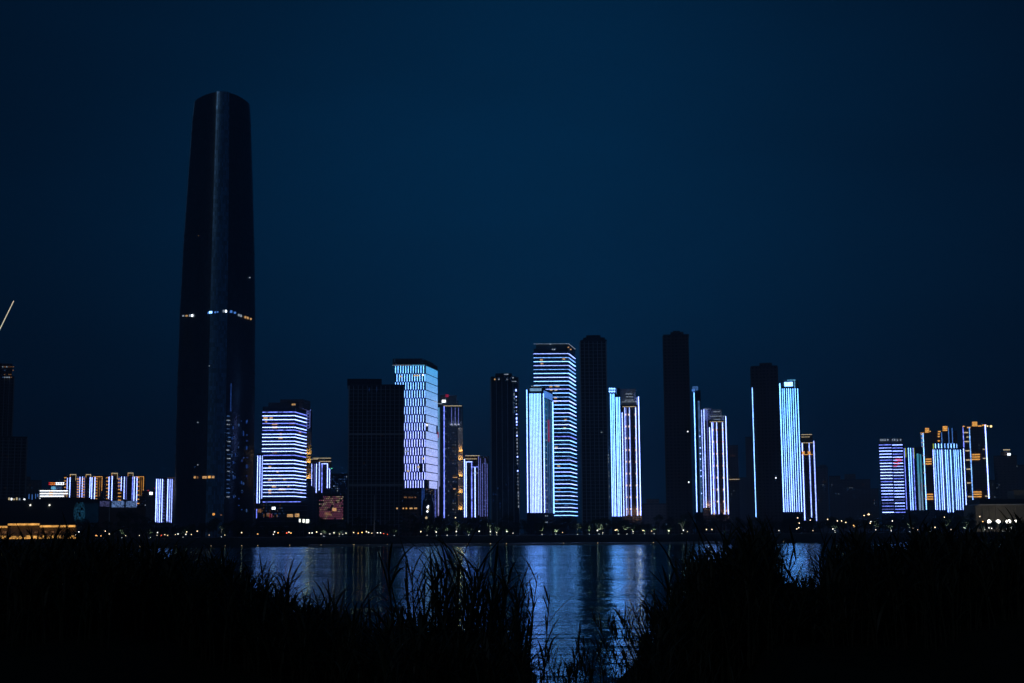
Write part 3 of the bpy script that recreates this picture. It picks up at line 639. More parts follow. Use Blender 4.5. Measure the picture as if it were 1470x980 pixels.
for j in range(9):
    tt = j / 8; z = GZ + (zt - 12 - GZ) * min(1, tt * 2) if tt <= .5 else zt - 12 + 12 * math.sin((tt - .5) * math.pi); r_ = rr0 if tt <= .5 else rr0 * math.cos((tt - .5) * math.pi * .94)
    ring = [(org[0] + r_ * math.cos(2 * math.pi * k / n), org[1] + r_ * math.sin(2 * math.pi * k / n), z) for k in range(n)]
    if prev:
        for k in range(n): mb.face([prev[k], prev[(k + 1) % n], ring[(k + 1) % n], ring[k]], [(k * 1.6, 0), (k * 1.6 + 1.6, 0), (k * 1.6 + 1.6, z), (k * 1.6, z)])
    prev = ring
mb.face(prev); mb.build('glass_shell', M['glass'], rt, org, True)
for x, y, r_, mt in ((614, 728, 1.0, 'white'), (615, 731, .8, 'goldp'), (613.5, 734, .9, 'white'), (612, 743, 1.1, 'goldp'), (615, 726, .6, 'white')):
    p = P(x, y, 1284.5); mb = MB(); mb.ball(tuple(p), r_, 8); mb.build('front_lamp', M[mt], rt, org)
    mb = MB(); mb.tube([p, (p.x, org[1] - rr0 + .3, p.z)], [.15, .15], 5); mb.build('lamp_bracket', M['dark'], rt, org)
for i, x in enumerate((606, 608.5)): 
    p = P(x, 720, 1287); mb = MB(); mb.box((p.x, p.y + 1.2, p.z), 1.0, .5, 24); mb.build('led_strip', M['bluedk'], rt, org)

# ---- B14 gold edged tower
t = T(620, 555, 5.02)
g14 = emis_grad('strip_programme', 20, 150, (0.45, 0.42, 1.0), (0.12, 0.5, .9), .8)
b = Bld('gold_lit_tower', 'tall tower with gold glowing wall segments down its right edge, cyan lines on its left', (627.5, 665), 583, 1560, M['glass'], 24, yr=740)
b.block(627, 658, 575, 'roof_house', M['roof'], (1, 3)); b.block(632, 656, 566.5, 'roof_tower', M['roof'], (4, 6), base=b.top + .02)
b.vs(t(42, 0)[0] + 1, t(0, 150)[1], t(0, 945)[1], 2.6, g14); b.vs(t(50, 0)[0] + 1, t(0, 150)[1], t(0, 720)[1], 1.2, g14)
b.vs(t(89, 0)[0], t(0, 140)[1], t(0, 945)[1], 2.2, 'lilac'); b.hs(t(85, 0)[0], t(215, 0)[0], t(0, 138)[1], 1.3, 'goldp')
b.hs(t(36, 0)[0], t(75, 0)[0], t(0, 122)[1], 1.5, 'wcool'); b.rect(*t(72, 95), *t(100, 113), 'white', 'roof_light', 0, .5)
b.rect(*t(98, 55), *t(120, 75), 'reddim', 'roof_sign', 0, .5); b.rect(*t(36, 325), *t(48, 370), 'reddim', 'banner_light', 0, 1.0)
for x in (142, 168, 192):
    b.vs(t(x, 0)[0], t(0, 150)[1], t(0, 276)[1], 1.0, 'lilac_dim', yx=t(0, 276)[1]); uplight(b, t(x, 0)[0], t(0, 272)[1], 900, (.85, .88, 1), out=1.6)
for y0, y1 in ((295, 468), (476, 527), (535, 647), (655, 765), (775, 886)):
    b.rect(*t(189, y0), *t(222, y1), 'beige', 'gold_wall', 0, .5); uplight(b, t(208, 0)[0], t(0, y1 - 5)[1], 1500, (1, .55, .15), out=2.8, size=.8)
b.dots(t(108, 0)[0], t(0, 290)[1], t(180, 0)[0], t(0, 930)[1], 72, ['wcool', 'wblue', 'warmdim', 'wcool', 'bluedk'], .9, 1.0)
b.rect(*t(150, 650), *t(182, 656), 'warm'); b.rect(*t(155, 732), *t(172, 740), 'warm')
for k in range(14): b.rect(t(97, 0)[0], 590 + k * 10.7, t(102, 0)[0], 591 + k * 10.7, 'wcool', 'balcony_light', 0, .7)
b = Bld('outlined_block', 'short block with lilac door-shaped light outlines, right of the gold lit tower', (665, 688.5), 661, 1500, M['brown'], 22, yr=740)
for x, y0, y1, w in ((236, 520, 940, 1.8), (248, 540, 940, 1.5), (288, 540, 940, 1.9), (312, 578, 940, 1.9), (338, 500, 925, 1.4)): b.vs(t(x, 0)[0], t(0, y0)[1], t(0, y1)[1], w, 'lilac' if w > 1.4 else 'lilac_dim')
for x0, x1, y, mt in ((243, 290, 541, 'lilac'), (290, 335, 578, 'lilac'), (290, 335, 622, 'wcool'), (240, 345, 497, 'goldp'), (233, 325, 520, 'goldp'), (228, 245, 581, 'wcool')): b.hs(t(x0, 0)[0], t(x1, 0)[0], t(0, y)[1], 1.2, mt)
b.block(667, 688, 653.8)
b = Bld('dim_striped_block', 'dim slim block of faint lilac lines beside the outlined block', (689, 702.5), 656, 1540, M['brown'], 22, yr=740)
for i, x in enumerate((352, 366, 385, 400)): b.vs(t(x, 0)[0], t(0, 515 + (i % 2) * 40)[1], t(0, 935)[1], 1.0, 'lilac_dim')
b.dots(690, 665, 701, 735, 26, ['lilac_dim', 'bluedk', 'wblue'], .8, 1)

# ---- B16
t = T(690, 470, 3.163)
b = Bld('dotted_edge_tower', 'dark tower with a string of white dots down its right edge', (705.5, 746), 543, 1400, M['glass'], 30, yr=738, ribs=5)
b.block(705, 741, 540, 'roof_step', M['glass'], (1, 2)); b.block(711, 735, 535, 'roof_house', M['glass'], (3, 5), base=b.top + .02)
for x, y in ((64, 235), (83, 235), (121, 236), (147, 228)): b.rect(*t(x - 3, y - 3), *t(x + 3, y + 3), 'warm' if x < 70 else 'wcool', 'roof_light', 0, .5)
b.rect(*t(106, 210), *t(126, 214), 'wcool', 'roof_light'); b.rect(*t(142, 243), *t(162, 246), 'wcool', 'roof_light', 0, .5)
for k in range(36):
    y = 280 + k * 16; x = 158 + (y - 280) * .022; 
    if random.random() < .92: b.rect(*t(x, y), *t(x + 5, y + random.choice([6, 9, 4])), random.choice(['wcool', 'wcool', 'lilac']), 'edge_light', 0, .6)
for k in range(16):
    for x in (146, 151):
        if random.random() < .75: b.rect(*t(x, 282 + k * 7.2), *t(x + 3.4, 287 + k * 7.2), random.choice(['wblue', 'blw_dim', 'wcool']), 'blue_window', 0, .3)
b.dots(720, 680, 740, 735, 10, ['bluedk'], 1, 1.2); b.dots(707, 700, 720, 735, 8, ['bluedk'], 1.5, 2)

# ---- B18 then B17
t = T(745, 485, 3.769)
b = Bld('ringed_tower', 'tall tower ringed by many white-blue light bands, in the middle of the skyline', (768, 819, 828.6), 502, 1500, M['glass'], dY=46, yr=740)
for k in range(42): b.hs(None, None, 485 + (85 + k * 21.35) / 3.769, 1.05, 'blw' if k % 3 else 'lilac', wrap=1)
b.block(769.5, 816.2, 493, 'roof_screen', facade('crown_glass', (.10, .13, .15), (.05, .08, .10), 8, 5, .2, .2, .5), (.4, .4))
b.hs(None, None, 493.4, .5, 'wcool', wrap=1)
for x, y in ((170, 33), (182, 62), (192, 62), (268, 50), (280, 62)): b.rect(*t(x - 4, y - 3), *t(x + 4, y + 3), 'wcool' if x < 200 else 'warm', 'roof_light', 0, .5)
for x, y in ((122, 118), (125, 138), (243, 113), (173, 262), (200, 258), (212, 260), (175, 280), (200, 280), (198, 323), (198, 342), (252, 443), (248, 487), (202, 592), (215, 693), (217, 820), (205, 880)):
    b.rect(*t(x - 8, y - 4), *t(x + 7, y + 5), random.choice(['warm', 'warm', 'goldp']) if y < 800 else 'warmdim')
for x, y in ((255, 380), (265, 464), (245, 570), (270, 650), (245, 740), (280, 765), (240, 935), (262, 900), (258, 905)): b.rect(*t(x - 10, y - 3), *t(x + 8, y + 4), 'wblue')
g17 = emis_grad('white_programme', 60, 150, (0.24, 0.34, 1.0), (0.15, 0.40, 1.0), 5.6, .2)
g17b = emis_grad('side_programme', 10, 150, (0.10, 0.14, .5), (0.04, 0.38, .8), .5, .5)
b = Bld('white_striped_tower', 'brightest tower, its front packed with white vertical light lines, just before the ringed tower', (756.5, 782, 795.5), 559.5, 1400, M['glass'], dY=45, yr=738)
for x, y0, w, mt in ((48, 280, 2.2, None), (58, 300, 1.0, 'blw_dim'), (65, 300, 1.7, None), (73, 300, 1.6, None), (81, 300, 1.7, None), (90, 300, 1.9, None), (98, 300, 1.7, None), (106, 300, 1.7, None), (114, 300, 1.6, None), (122, 300, 1.9, None)):
    b.vs(t(x, 0)[0], t(0, y0)[1], t(0, 945)[1], w, mt or g17)
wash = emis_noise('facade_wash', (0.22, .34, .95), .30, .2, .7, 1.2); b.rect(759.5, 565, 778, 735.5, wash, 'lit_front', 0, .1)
b.vs(t(139, 0)[0], t(0, 300)[1], t(0, 945)[1], 2.2, g17)
b.block(761, 776, 555, 'roof_house', M['roof'], (1, 10)); b.hs(t(57, 0)[0] + .5, t(122, 0)[0], t(0, 280)[1], 6.2, emis_noise('crown_light', (.3, .6, 1), .7, .3, .6, 1.2), out=.5)
for k in range(6): b.rect(762.6 + k * 2.1, 553.6, 763.8 + k * 2.1, 555, 'wcool', 'roof_light', 0, 1.3, .9)
f1 = b.fa[1]
for fr, mt, w in ((.10, g17b, 1.5), (.32, g17b, 1.5), (.52, 'blw_dim', .9), (.72, g17b, 1.2), (.95, 'blw', 1.0)):
    mb = MB(); f1.box(mb, f1.L * fr, f1.L * fr + w, b.fa[0].hit(770, 736)[1], b.top - 8, .02, .6); b.part(mb, 'led_strip', M[mt] if isinstance(mt, str) else mt)
mb = MB(); f1.box(mb, 1, f1.L * .92, b.top - 7, b.top - .5, .02, .5); b.part(mb, 'crown_light', M['blue'])
for k in range(20):
    for fr in (.02, .2): 
        mb = MB(); z = b.top - 12 - k * 6.2; f1.box(mb, f1.L * fr, f1.L * fr + 1.2, z - .4, z + .4, .02, .7); b.part(mb, 'balcony_light', M['wcool'])
mb = MB(); f1.box(mb, f1.L * .42, f1.L * .6, b.top - 50, b.top - 28, .02, .3); b.part(mb, 'banner_light', M['reddim'])

# ---- dark towers
t = T(690, 470, 3.163)
b = Bld('octagon_topped_tower', 'tall unlit dark tower with a stepped cap, right of the ringed tower', (836, 874), 490, 1370, M['glass'], 32, yr=738, ribs=4, slabs=3.4)
b.block(834, 871, 487, 'roof_step', M['glass'], (1, 3)); b.block(837, 868, 483.5, 'roof_tier', M['glass'], (3, 5), base=b.top + .02); b.block(841.5, 862, 479.5, 'roof_house', M['glass'], (6, 8), base=b.top + .04)
b.rect(862.5, 620, 864, 621.2, 'wcool'); b.rect(865, 619.6, 866, 620.6, 'wcool')
for k in range(22): b.rect(872.4 + k * .12, 632 + k * 5, 873.5 + k * .12, 634 + k * 5, random.choice(['wblue', 'wcool']), 'edge_light', 0, .6)
b.dots(845, 690, 862, 735, 9, ['bluedk'], .8, .8); b.dots(838, 510, 868, 690, 7, ['bluedk', 'warmdim'], .8, .8)
t = T(860, 460, 3.06)
b = Bld('brown_dark_tower', 'tall unlit dark brown tower with a small rounded cap, between two light-striped pairs', (957.5, 993.5), 481.5, 1370, M['brown'], 30, yr=738, slabs=3.2, ribs=9, ribmat=M['brownplain'])
b.block(957, 989, 479, 'roof_step', M['brown'], (2, 3)); b.block(962.5, 981, 475, 'roof_house', M['brown'], (5, 7), base=b.top + .02); b.block(966, 976, 473, 'roof_cap', M['brown'], (8, 10), base=b.top + .04)
b.rect(986.5, 618.5, 988, 620, 'white'); b.rect(988, 691, 989.5, 692.8, 'white'); b.dots(960, 500, 986, 730, 8, ['bluedk', 'warmdim'], .8, .8)
t = T(1040, 510, 3.63)
b = Bld('edge_lit_dark_tower', 'tall dark brown tower with one thin bright blue line down its left edge', (1084.5, 1122), 526.5, 1370, M['brown'], 30, yr=738, slabs=3.2, ribs=9, ribmat=M['brownplain'])
b.block(1082, 1116, 524.5, 'roof_step', M['brown'], (2, 3)); b.block(1090, 1108, 519.5, 'roof_house', M['brown'], (5, 7), base=b.top + .02)
b.vs(1085.3, 556, 742, 1.5, 'blw', yx=742); b.vs(1083.6, 650, 722, .6, 'bluedk', yx=722) if False else None
b.rect(1113, 685, 1114.6, 686.6, 'white'); b.dots(1088, 550, 1112, 730, 8, ['bluedk', 'warmdim'], .8, .8)
b.block(1083, 1118, 530, 'x') if False else None

# ---- crown helper for the two light columns towers
def lit_columns(t, lab, xs, top, Y, lst, spots, crown, ups):
    b = Bld('column_lit_tower', lab, xs, top, Y, M['brown'], 24, yr=738, slabs=3.2)
    for x, y0, y1, w, mt in lst: b.vs(t(x, 0)[0], t(0, y0)[1], t(0, y1)[1], w, mt)
    for x, y0, dy, n, lean in spots:
        for k in range(n): b.rect(*t(x - 4 + lean * k, y0 + dy * k - 6), *t(x + 4 + lean * k, y0 + dy * k + 6), emis_s, 'balcony_light', 0, .9)
    for kind, x0, x1, y in crown:
        if kind == 'b': b.block(t(x0, 0)[0], t(x1, 0)[0], t(0, y)[1], 'roof_house', M['white_wall'], (3, 5), base=b.top + random.uniform(.01, .06))
        else: b.hs(t(x0, 0)[0], t(x1, 0)[0], t(0, y)[1], 1.0, kind)
    for x, y, pw in ups: uplight(b, t(x, 0)[0], t(0, y)[1], pw, (1, .62, .3), out=2.5)
    return b
emis_s = emis('balcony_spot', (1.0, .75, .6), 1.5)
t = T(868, 545, 4.9)
gB = emis_grad('bluewhite_programme', 10, 130, (.22, .35, 1.0), (.14, .42, 1.0), 5.6, .2)
b = Bld('dense_striped_tower', 'narrow tower packed with blue-white vertical lines, right of the octagon topped dark tower', (878.5, 893), 558.5, 1400, M['glass'], 24, yr=738)
for x, w in ((56, 2.2), (68, 1.6), (79, 2.0), (96, 2.2), (106, 1.6), (118, 2.0)): b.vs(t(x, 0)[0], t(0, 98 if x < 90 else 122)[1], t(0, 960)[1], w, gB)
b.rect(880, 565, 892, 740, wash, 'lit_front', 0, .1) if False else None
for y in (63, 82):
    for x in (30, 42, 54, 66): b.rect(*t(x, y - 5), *t(x + 8, y + 5), 'blw', 'crown_light', 0, .6)
b.vs(t(76, 0)[0] + 1.2, t(0, 62)[1], t(0, 100)[1], 1.2, 'blue', yx=t(0, 100)[1])
b.block(874, 884, 557)
lit_columns(t, 'tower of tall light columns touching the densely striped narrow tower, pale stepped crown', (893.5, 921), 583, 1440,
    [(136, 230, 958, 1.4, 'lilac'), (155, 195, 955, 1.9, 'lilac'), (167, 195, 950, 1.2, 'lilac_dim'), (188, 195, 955, 1.6, 'lilac'), (232, 195, 955, 1.8, 'lilac'), (254, 118, 955, 1.8, 'lilac')],
    [(147, 245, 83, 9, 1.2), (170, 245, 83, 9, 1.6), (216, 245, 83, 9, 1.4)],
    [('b', 125, 220, 150), ('b', 145, 205, 95), ('b', 110, 218, 60), ('b', 205, 240, 120), ('goldp', 125, 222, 190), ('wcool', 120, 240, 156), ('wcool', 145, 195, 100), ('wcool', 142, 205, 143), ('wcool', 150, 200, 120)],
    [(243, 945, 1400), (165, 938, 600), (225, 915, 600)])
bb = D.objects[-1] if False else None
t = T(985, 545, 4.9)
b = Bld('side_lit_slab', 'thin slab with a bright blue leading edge, tucked behind the dark brown tower', (999, 1010), 562, 1400, M['glass'], 24, yr=738)
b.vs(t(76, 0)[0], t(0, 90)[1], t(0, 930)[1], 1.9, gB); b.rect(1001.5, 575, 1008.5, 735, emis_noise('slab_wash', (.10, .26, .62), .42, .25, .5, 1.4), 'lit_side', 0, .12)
b.hs(t(40, 0)[0], t(60, 0)[0], t(0, 75)[1], 5, 'blue'); b.block(994, 1002, 554, 'roof_house', M['blw_dim'])
for k in range(14): b.rect(*t(92 + k * 1.2, 355 + k * 40), *t(98 + k * 1.2, 362 + k * 40), random.choice(['wcool', 'lilac']), 'lit_window_or_reflection', 0, .3)
lit_columns(t, 'shorter tower of tall light columns, right of the thin blue-edged slab', (1010.5, 1047), 605, 1440,
    [(110, 225, 900, 1.1, 'lilac_dim'), (125, 212, 900, 1.6, 'lilac'), (142, 205, 900, 1.4, 'lilac'), (163, 210, 900, 1.1, 'lilac_dim'), (180, 335, 945, 1.5, 'lilac'), (198, 300, 945, 1.6, 'lilac'), (208, 300, 945, 1.1, 'lilac'), (231, 300, 945, 1.5, 'lilac'), (273, 300, 945, 1.8, 'lilac'), (297, 255, 945, 1.8, 'lilac')],
    [(188, 352, 84, 8, 1.3), (214, 352, 84, 7, 1.2), (257, 352, 84, 8, 1.3)],
    [('b', 165, 265, 255), ('b', 185, 240, 225), ('b', 118, 180, 195), ('b', 170, 250, 205), ('goldp', 165, 263, 296), ('wcool', 165, 280, 257), ('wcool', 190, 240, 225), ('wcool', 122, 155, 207), ('wcool', 190, 240, 278)],
    [(155, 885, 1400), (285, 925, 1400)])
t = T(1040, 510, 3.63)
b = Bld('vertical_line_tower', 'tower of evenly spaced bright blue-white vertical lines, right of the edge lit dark tower', (1123, 1153), 556.5, 1410, M['glass'], 24, yr=735)
for i, x in enumerate((310, 322, 332, 344, 355, 366, 378, 390, 403)): b.vs(t(x, 0)[0], t(0, 172 if i else 145)[1], t(0, 815)[1], (2.4, 1.3, 1.6, 1.5, 2.4, 1.6, 1.5, 1.7, 1.8)[i], gB)
b.block(1121, 1146, 545.5, 'roof_house', M['blw_dim'] if False else M['roof'], (1, 4)); b.rect(1126, 548.5, 1138, 554, 'blw', 'crown_light', 0, .6, -.9); b.hs(1130, 1142, 545.6, 1.3, 'cyan'); b.vs(1141, 545, 556, 1.3, 'cyan', yx=556)
b = Bld('gold_belt_block', 'short block with three lilac lines and a gold belt near its top', (1152.5, 1174), 634, 1480, M['brown'], 22, yr=745)
for x, y0, y1, w in ((419, 455, 860, 2.0), (455, 455, 855, 1.9), (480, 445, 862, 2.1)): b.vs(t(x, 0)[0], t(0, y0)[1], t(0, y1)[1], w, 'lilac')
b.hs(t(402, 0)[0], t(470, 0)[0], t(0, 456)[1], 1, 'goldp'); b.hs(t(402, 0)[0], t(462, 0)[0], t(0, 517)[1], 1.2, 'gold')
for x in (410, 440): b.rect(*t(x - 6, 500), *t(x + 8, 514), 'gold', 'belt_lamp', 0, .9)
b.block(1149, 1166, 624, 'roof_house', M['roof']); b.hs(1150, 1165.5, 623.8, 1, 'goldp'); b.hs(1150, 1162.5, 627.2, .9, 'goldp')

# ---- faint far buildings
def farb(label, xs, top, Y, n=3, extra=None, mat='far'):
    b = Bld('far_tower', label, xs, top, Y, M[mat], 30, yr=735); b.dots(xs[0] + 1, top + 6, xs[1] - 2, 735, n, ['warmdim', 'wcool', 'wblue'], .9, .9)
    if extra: b.block(*extra)
    return b
b = farb('faint dark tower with two orange floor lines behind the right light column tower', (1046, 1062), 640, 1800, 6, mat='brown')
b.hs(1048, 1056, 653.8, .8, 'warmdim'); b.hs(1046, 1062, 688, .9, 'goldp')
farb('faint dark slab just left of the edge lit dark tower', (1073, 1082), 628, 2100, 1)
farb('faint low dark mass behind the gap left of the edge lit dark tower', (1056, 1083), 686, 2300, 2)
farb('faint brown tower just right of the gold belt block', (1173, 1190), 671, 1900, 5, (1176, 1186, 667))
farb('faint dark pair block left of the broad far brown block', (1192, 1208), 684, 2100, 5)
farb('broad faint brown block with a stepped roof in the gap before the right hand group', (1208, 1250), 689, 2100, 5, (1212, 1228, 680))
farb('very faint low block at the right end of the gap', (1248, 1262), 702, 2600, 2)
farb('faint low hall roof between the two dark towers in the middle', (921, 957), 724, 1700, 0, (928, 946, 716))
b = farb('dark far block at the right edge with scattered windows', (1432, 1462), 655, 1800, 10, (1436, 1449, 648))
b.rect(1446, 650.5, 1451, 653.5, 'white', 'roof_light', 0, .5); b.rect(1440, 645, 1450, 646, 'goldp', 'roof_sign', 0, .5)
farb('dark narrow far block right of the tall gold crowned pair', (1421, 1434), 690, 1900, 4)
farb('low dark far block cut by the right edge of the view', (1456, 1500), 668, 2200, 4)
farb('faint brown far block right of the supertall tower', (364, 370), 700, 2000, 4)
farb('low dark far block under the gold edge tower', (437, 460), 702, 1800, 2)

# ---- right group
t = T(1255, 595, 6.533)
b = Bld('two_column_banded_block', 'block with two columns of white light bands and a small red mark', (1266.5, 1300.8), 638, 1700, M['glass'], 24, yr=735)
for k in range(23):
    y = 595 + (285 + k * 28.7) / 6.533; sh = 595 and k * (30 / 22) ; lx = 1255 + (42 + k * 1.5) / 6.533
    mt = 'lilac' if k < 19 or k in (20, 22) else 'lilac_dim'
    b.hs(lx + .3, 1255 + (160 + k * 1.2) / 6.533, y, 1.35, mt); b.hs(1255 + (170 + k * 1.2) / 6.533, 1255 + (265 + k * 1.35) / 6.533, y, 1.35, 'lilac' if k != 18 else 'lilac_dim')
b.block(1262, 1296, 629, 'roof_frame', M['steel'], (1, 3))
for x in (60, 80, 100, 125, 170, 190, 215, 245): b.rect(*t(x - 4, 228), *t(x + 8, 246), 'wcool', 'roof_light', 0, .4, -.9)
for x0, x1, y in ((195, 255, 420), (215, 258, 432), (180, 225, 452), (215, 240, 462), (180, 215, 482)): b.rect(*t(x0, y - 4), *t(x1, y + 4), 'red', 'sign_stroke', 0, 1.1, .72)
b = Bld('cyan_striped_block', 'short block of pale blue lines with a smooth cyan strip at its right', (1300.5, 1327), 643, 1660, M['glass'], 22, yr=733)
b.vs(t(306, 0)[0], 643, t(0, 890)[1], 1.4, 'lilac'); b.vs(t(296, 0)[0], 643, 656, 1.2, 'yel', yx=656); b.vs(t(378, 0)[0] - .4, 643, 658, 1.0, 'yel', yx=658)
for x, w, mt in ((345, 1.5, gB), (356, 1.1, 'blw_dim'), (366, 1.5, gB), (378, 1.0, 'blw_dim'), (390, 1.7, 'lilac')): b.vs(t(x, 0)[0], t(0, 312)[1], t(0, 895)[1], w, mt)
b.rect(*t(397, 365), *t(440, 895), emis_grad('smooth_panel', 0, 75, (.48, .56, .95), (.08, .50, .75), .62, .15), 'smooth_panel', 0, .3)
b.vs(t(432, 0)[0] + 3.8, t(0, 370)[1], t(0, 895)[1], 3.5, emis_grad('smooth_panel_b', 0, 75, (.48, .56, .95), (.08, .50, .75), .62, .15))
b.vs(t(433, 0)[0] + 2, t(0, 640)[1], t(0, 720)[1], .7, 'reddim', out=.95)
brl = (0.10, .34, 1.0)
b = Bld('gold_crowned_block', 'tall brown block with two gold crowns, behind the silvery striped block', (1328.5, 1377), 620, 1760, M['brown'], 24, yr=730)
for x, y0, y1, w, mt in ((437, 172, 0, 1, 'blue'), (472, 172, 0, 1, 'blue')): pass
b.vs(t(490, 0)[0], t(0, 175)[1], t(0, 890)[1], 1.6, 'blw'); b.vs(t(455, 0)[0] + .6, t(0, 172)[1], t(0, 600)[1], 1.2, 'blue')
for x, y0 in ((652, 165), (718, 120), (752, 125)): b.vs(t(x, 0)[0] , t(0, y0)[1], t(0, 700)[1], 1.4, 'blue', yx=t(0, 600)[1])
for k, y in enumerate((185, 220, 262, 300, 383, 465, 545, 668, 790)): s_ = (y - 185) * .06; b.rect(*t(438 + s_, y - 4), *t(460 + s_, y + 4), 'goldp', 'balcony_light', 0, .9)
for y in (182, 205, 246): b.rect(*t(595, y - 5), *t(615, y + 5), 'gold', 'balcony_light', 0, .9)
for y0, sx in ((418, 480), (748, 490)):
    for k in range(3): b.rect(*t(sx, y0 + k * 22 - 5), *t(sx + 70, y0 + k * 22 + 5), 'gold', 'balcony_light', 0, .9)
for x0, x1, y in ((475, 515, 122), (515, 532, 148), (640, 688, 105), (595, 625, 150)):
    b.block(t(x0, 0)[0], t(x1, 0)[0], t(0, y)[1], 'gold_crown', M['beige'], (2, 5), base=b.top + random.uniform(.01, .08))
    for k in range(3 if y < 140 else 1): b.rect(*t(x0 + 2, y + 4 + k * 16), *t(x1 - 2, y + 14 + k * 16), 'gold', 'crown_light', 0, .4, -1.9)
b.hs(t(430, 0)[0], t(470, 0)[0], t(0, 172)[1], 1.2, 'gold')
b = Bld('silver_striped_block', 'wide block packed with silvery blue vertical lines, in front of the gold crowned blocks', (1342.5, 1388), 644, 1650, M['glass'], 24, yr=733)
for i, (x, w, mt) in enumerate(((578, 1.7, 'lilac'), (594, 1.1, gB), (606, 1.1, 'blw_dim'), (618, 1.4, gB), (630, .9, 'blw_dim'), (642, 1.3, gB), (660, 1.8, 'lilac'), (676, .9, 'blw_dim'), (695, 2.0, gB), (713, 1.3, gB), (726, .9, 'blw_dim'), (742, 1.9, gB), (760, .9, 'blw_dim'), (775, 1.4, gB), (792, 1.5, gB), (812, 1.3, gB), (836, 1.6, gB), (866, 1.7, 'lilac'))):
    b.vs(t(x, 0)[0], t(0, 328 if i < 17 else 318)[1], t(0, 915 if 690 < x < 750 else 893)[1], w, mt)
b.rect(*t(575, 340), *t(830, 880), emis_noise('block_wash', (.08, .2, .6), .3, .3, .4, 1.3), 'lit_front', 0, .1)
b.block(t(552, 0)[0], t(780, 0)[0], 636.5, 'roof_parapet', M['roof'], (.5, 3))
for x in (555, 575, 605, 632, 663, 694, 722, 750, 775): b.vs(t(x, 0)[0], 636.5, 643, 1.5 if x != 694 else 1.2, 'yel' if x == 555 else 'blw', yx=643)
b.vs(t(560, 0)[0], 641, 665, 1.0, 'yel', yx=660, out=.9)
b = Bld('tall_gold_crowned_block', 'tallest brown block at the right, long blue-lilac edge lines and a broad gold crown', (1387, 1420.5), 613, 1720, M['brown'], 26, yr=730)
b.vs(t(866, 0)[0] + .6, t(0, 115)[1], t(0, 885)[1], 1.7, 'lilac'); b.vs(t(931, 0)[0], t(0, 120)[1], t(0, 908)[1], 1.9, 'blw'); b.vs(t(1076, 0)[0], t(0, 95)[1], t(0, 787)[1], 2.3, 'lilac')
for y, x0, x1 in ((168, 840, 882), (210, 865, 886), (252, 843, 892), (338, 848, 895), (425, 855, 905), (510, 860, 905), (640, 868, 912), (768, 878, 920), (900, 900, 930)): b.rect(*t(x0, y - 4), *t(x1, y + 5), 'goldp', 'balcony_light', 0, .9)
for y, x0 in ((325, 1018), (410, 1020), (765, 1040)): b.rect(*t(x0, y - 4), *t(x0 + 25, y + 4), 'goldp', 'balcony_light', 0, .9)
for y0, sx in ((375, 915), (725, 930)):
    for k in range(3): b.rect(*t(sx, y0 + k * 22 - 5), *t(sx + 77, y0 + k * 22 + 5), 'gold', 'balcony_light', 0, .9)
for x0, x1, y in ((915, 968, 64), (968, 1008, 98), (828, 850, 102), (868, 905, 112), (1010, 1055, 90)):
    b.block(t(x0, 0)[0], t(x1, 0)[0], t(0, y)[1], 'gold_crown', M['beige'], (2, 5), base=b.top + random.uniform(.01, .08))
    for k in range(3 if y < 80 else 1): b.rect(*t(x0 + 2, y + 3 + k * 16), *t(x1 - 2, y + 13 + k * 16), 'gold', 'crown_light', 0, .4, -1.9)
for x, y, r_ in ((1095, 110, .0), (1062, 108, .0)):
    mb = MB(); fa = b.fa[0]; u, z = fa.hit(*t(x, y)); p = fa.a + fa.d * u; mb.ball((p.x, p.y, z), 1.5 if x > 1080 else 1.0, 8); q = MB(); u2 = fa.L - .5; e = fa.a + fa.d * u2
    q.tube([(p.x, p.y, z), (e.x, e.y, z - 1)], [.25, .25], 5); b.part(q, 'lamp_bracket', M['dark']); b.part(mb, 'roof_lamp', emis('lamp_amber', (1, .72, .32), 2.2), smooth=True)
b.dots(1406, 620, 1412, 700, 16, ['wcool', 'wblue', 'bluedk'], .8, .8)

# ---- riverside hall on the right
def hall():
    Y = 1190; a = P(1401, 760, Y); c = P(1500, 760, Y); w = c.x - a.x
    r = empty('riverside_hall', ((a.x + c.x) / 2, Y + 15, GZ), 'long beige hall with a stepped roof and cornice behind the floodlights at the right edge', 'building'); org = tuple(r.location); cx = org[0]
    zt = P(1440, 725, Y).z
    mb = MB(); mb.box((cx, Y + 15, (zt + GZ) / 2), w, 30, zt - GZ); mb.build('wall', M['beige'], r, org)
    mb = MB(); mb.box((cx + 3, Y + 15, zt + .5), w + 1, 32, 1); mb.build('cornice', M['white_wall'], r, org)
    z2 = P(1440, 716, Y).z; mb = MB(); mb.box((cx + 4, Y + 18, (zt + 1 + z2) / 2 + .01), w * .92, 24, z2 - zt - 1); mb.build('roof_tier', M['roof'], r, org)
    z3 = P(1465, 703, Y).z; x3 = P(1463, 710, Y).x; mb = MB(); mb.box((x3 + 10, Y + 20, (z2 + z3) / 2 + .02), 20, 16, z3 - z2); mb.build('roof_house', M['beige'], r, org)
    n = 10
    for i in range(n + 1):
        mb = MB(); mb.box((cx - w / 2 + .8 + i * (w - 1.6) / n, Y - .5, (zt + GZ) / 2 - .3), .9, .9, zt - GZ - .7); mb.build('column', M['beige'], r, org)
    for i in range(n):
        mb = MB(); mb.box((cx - w / 2 + .8 + (i + .5) * (w - 1.6) / n, Y - .05, GZ + 5), 2.8, .2, 5.5); mb.build('window', M['glass'], r, org)
hall()

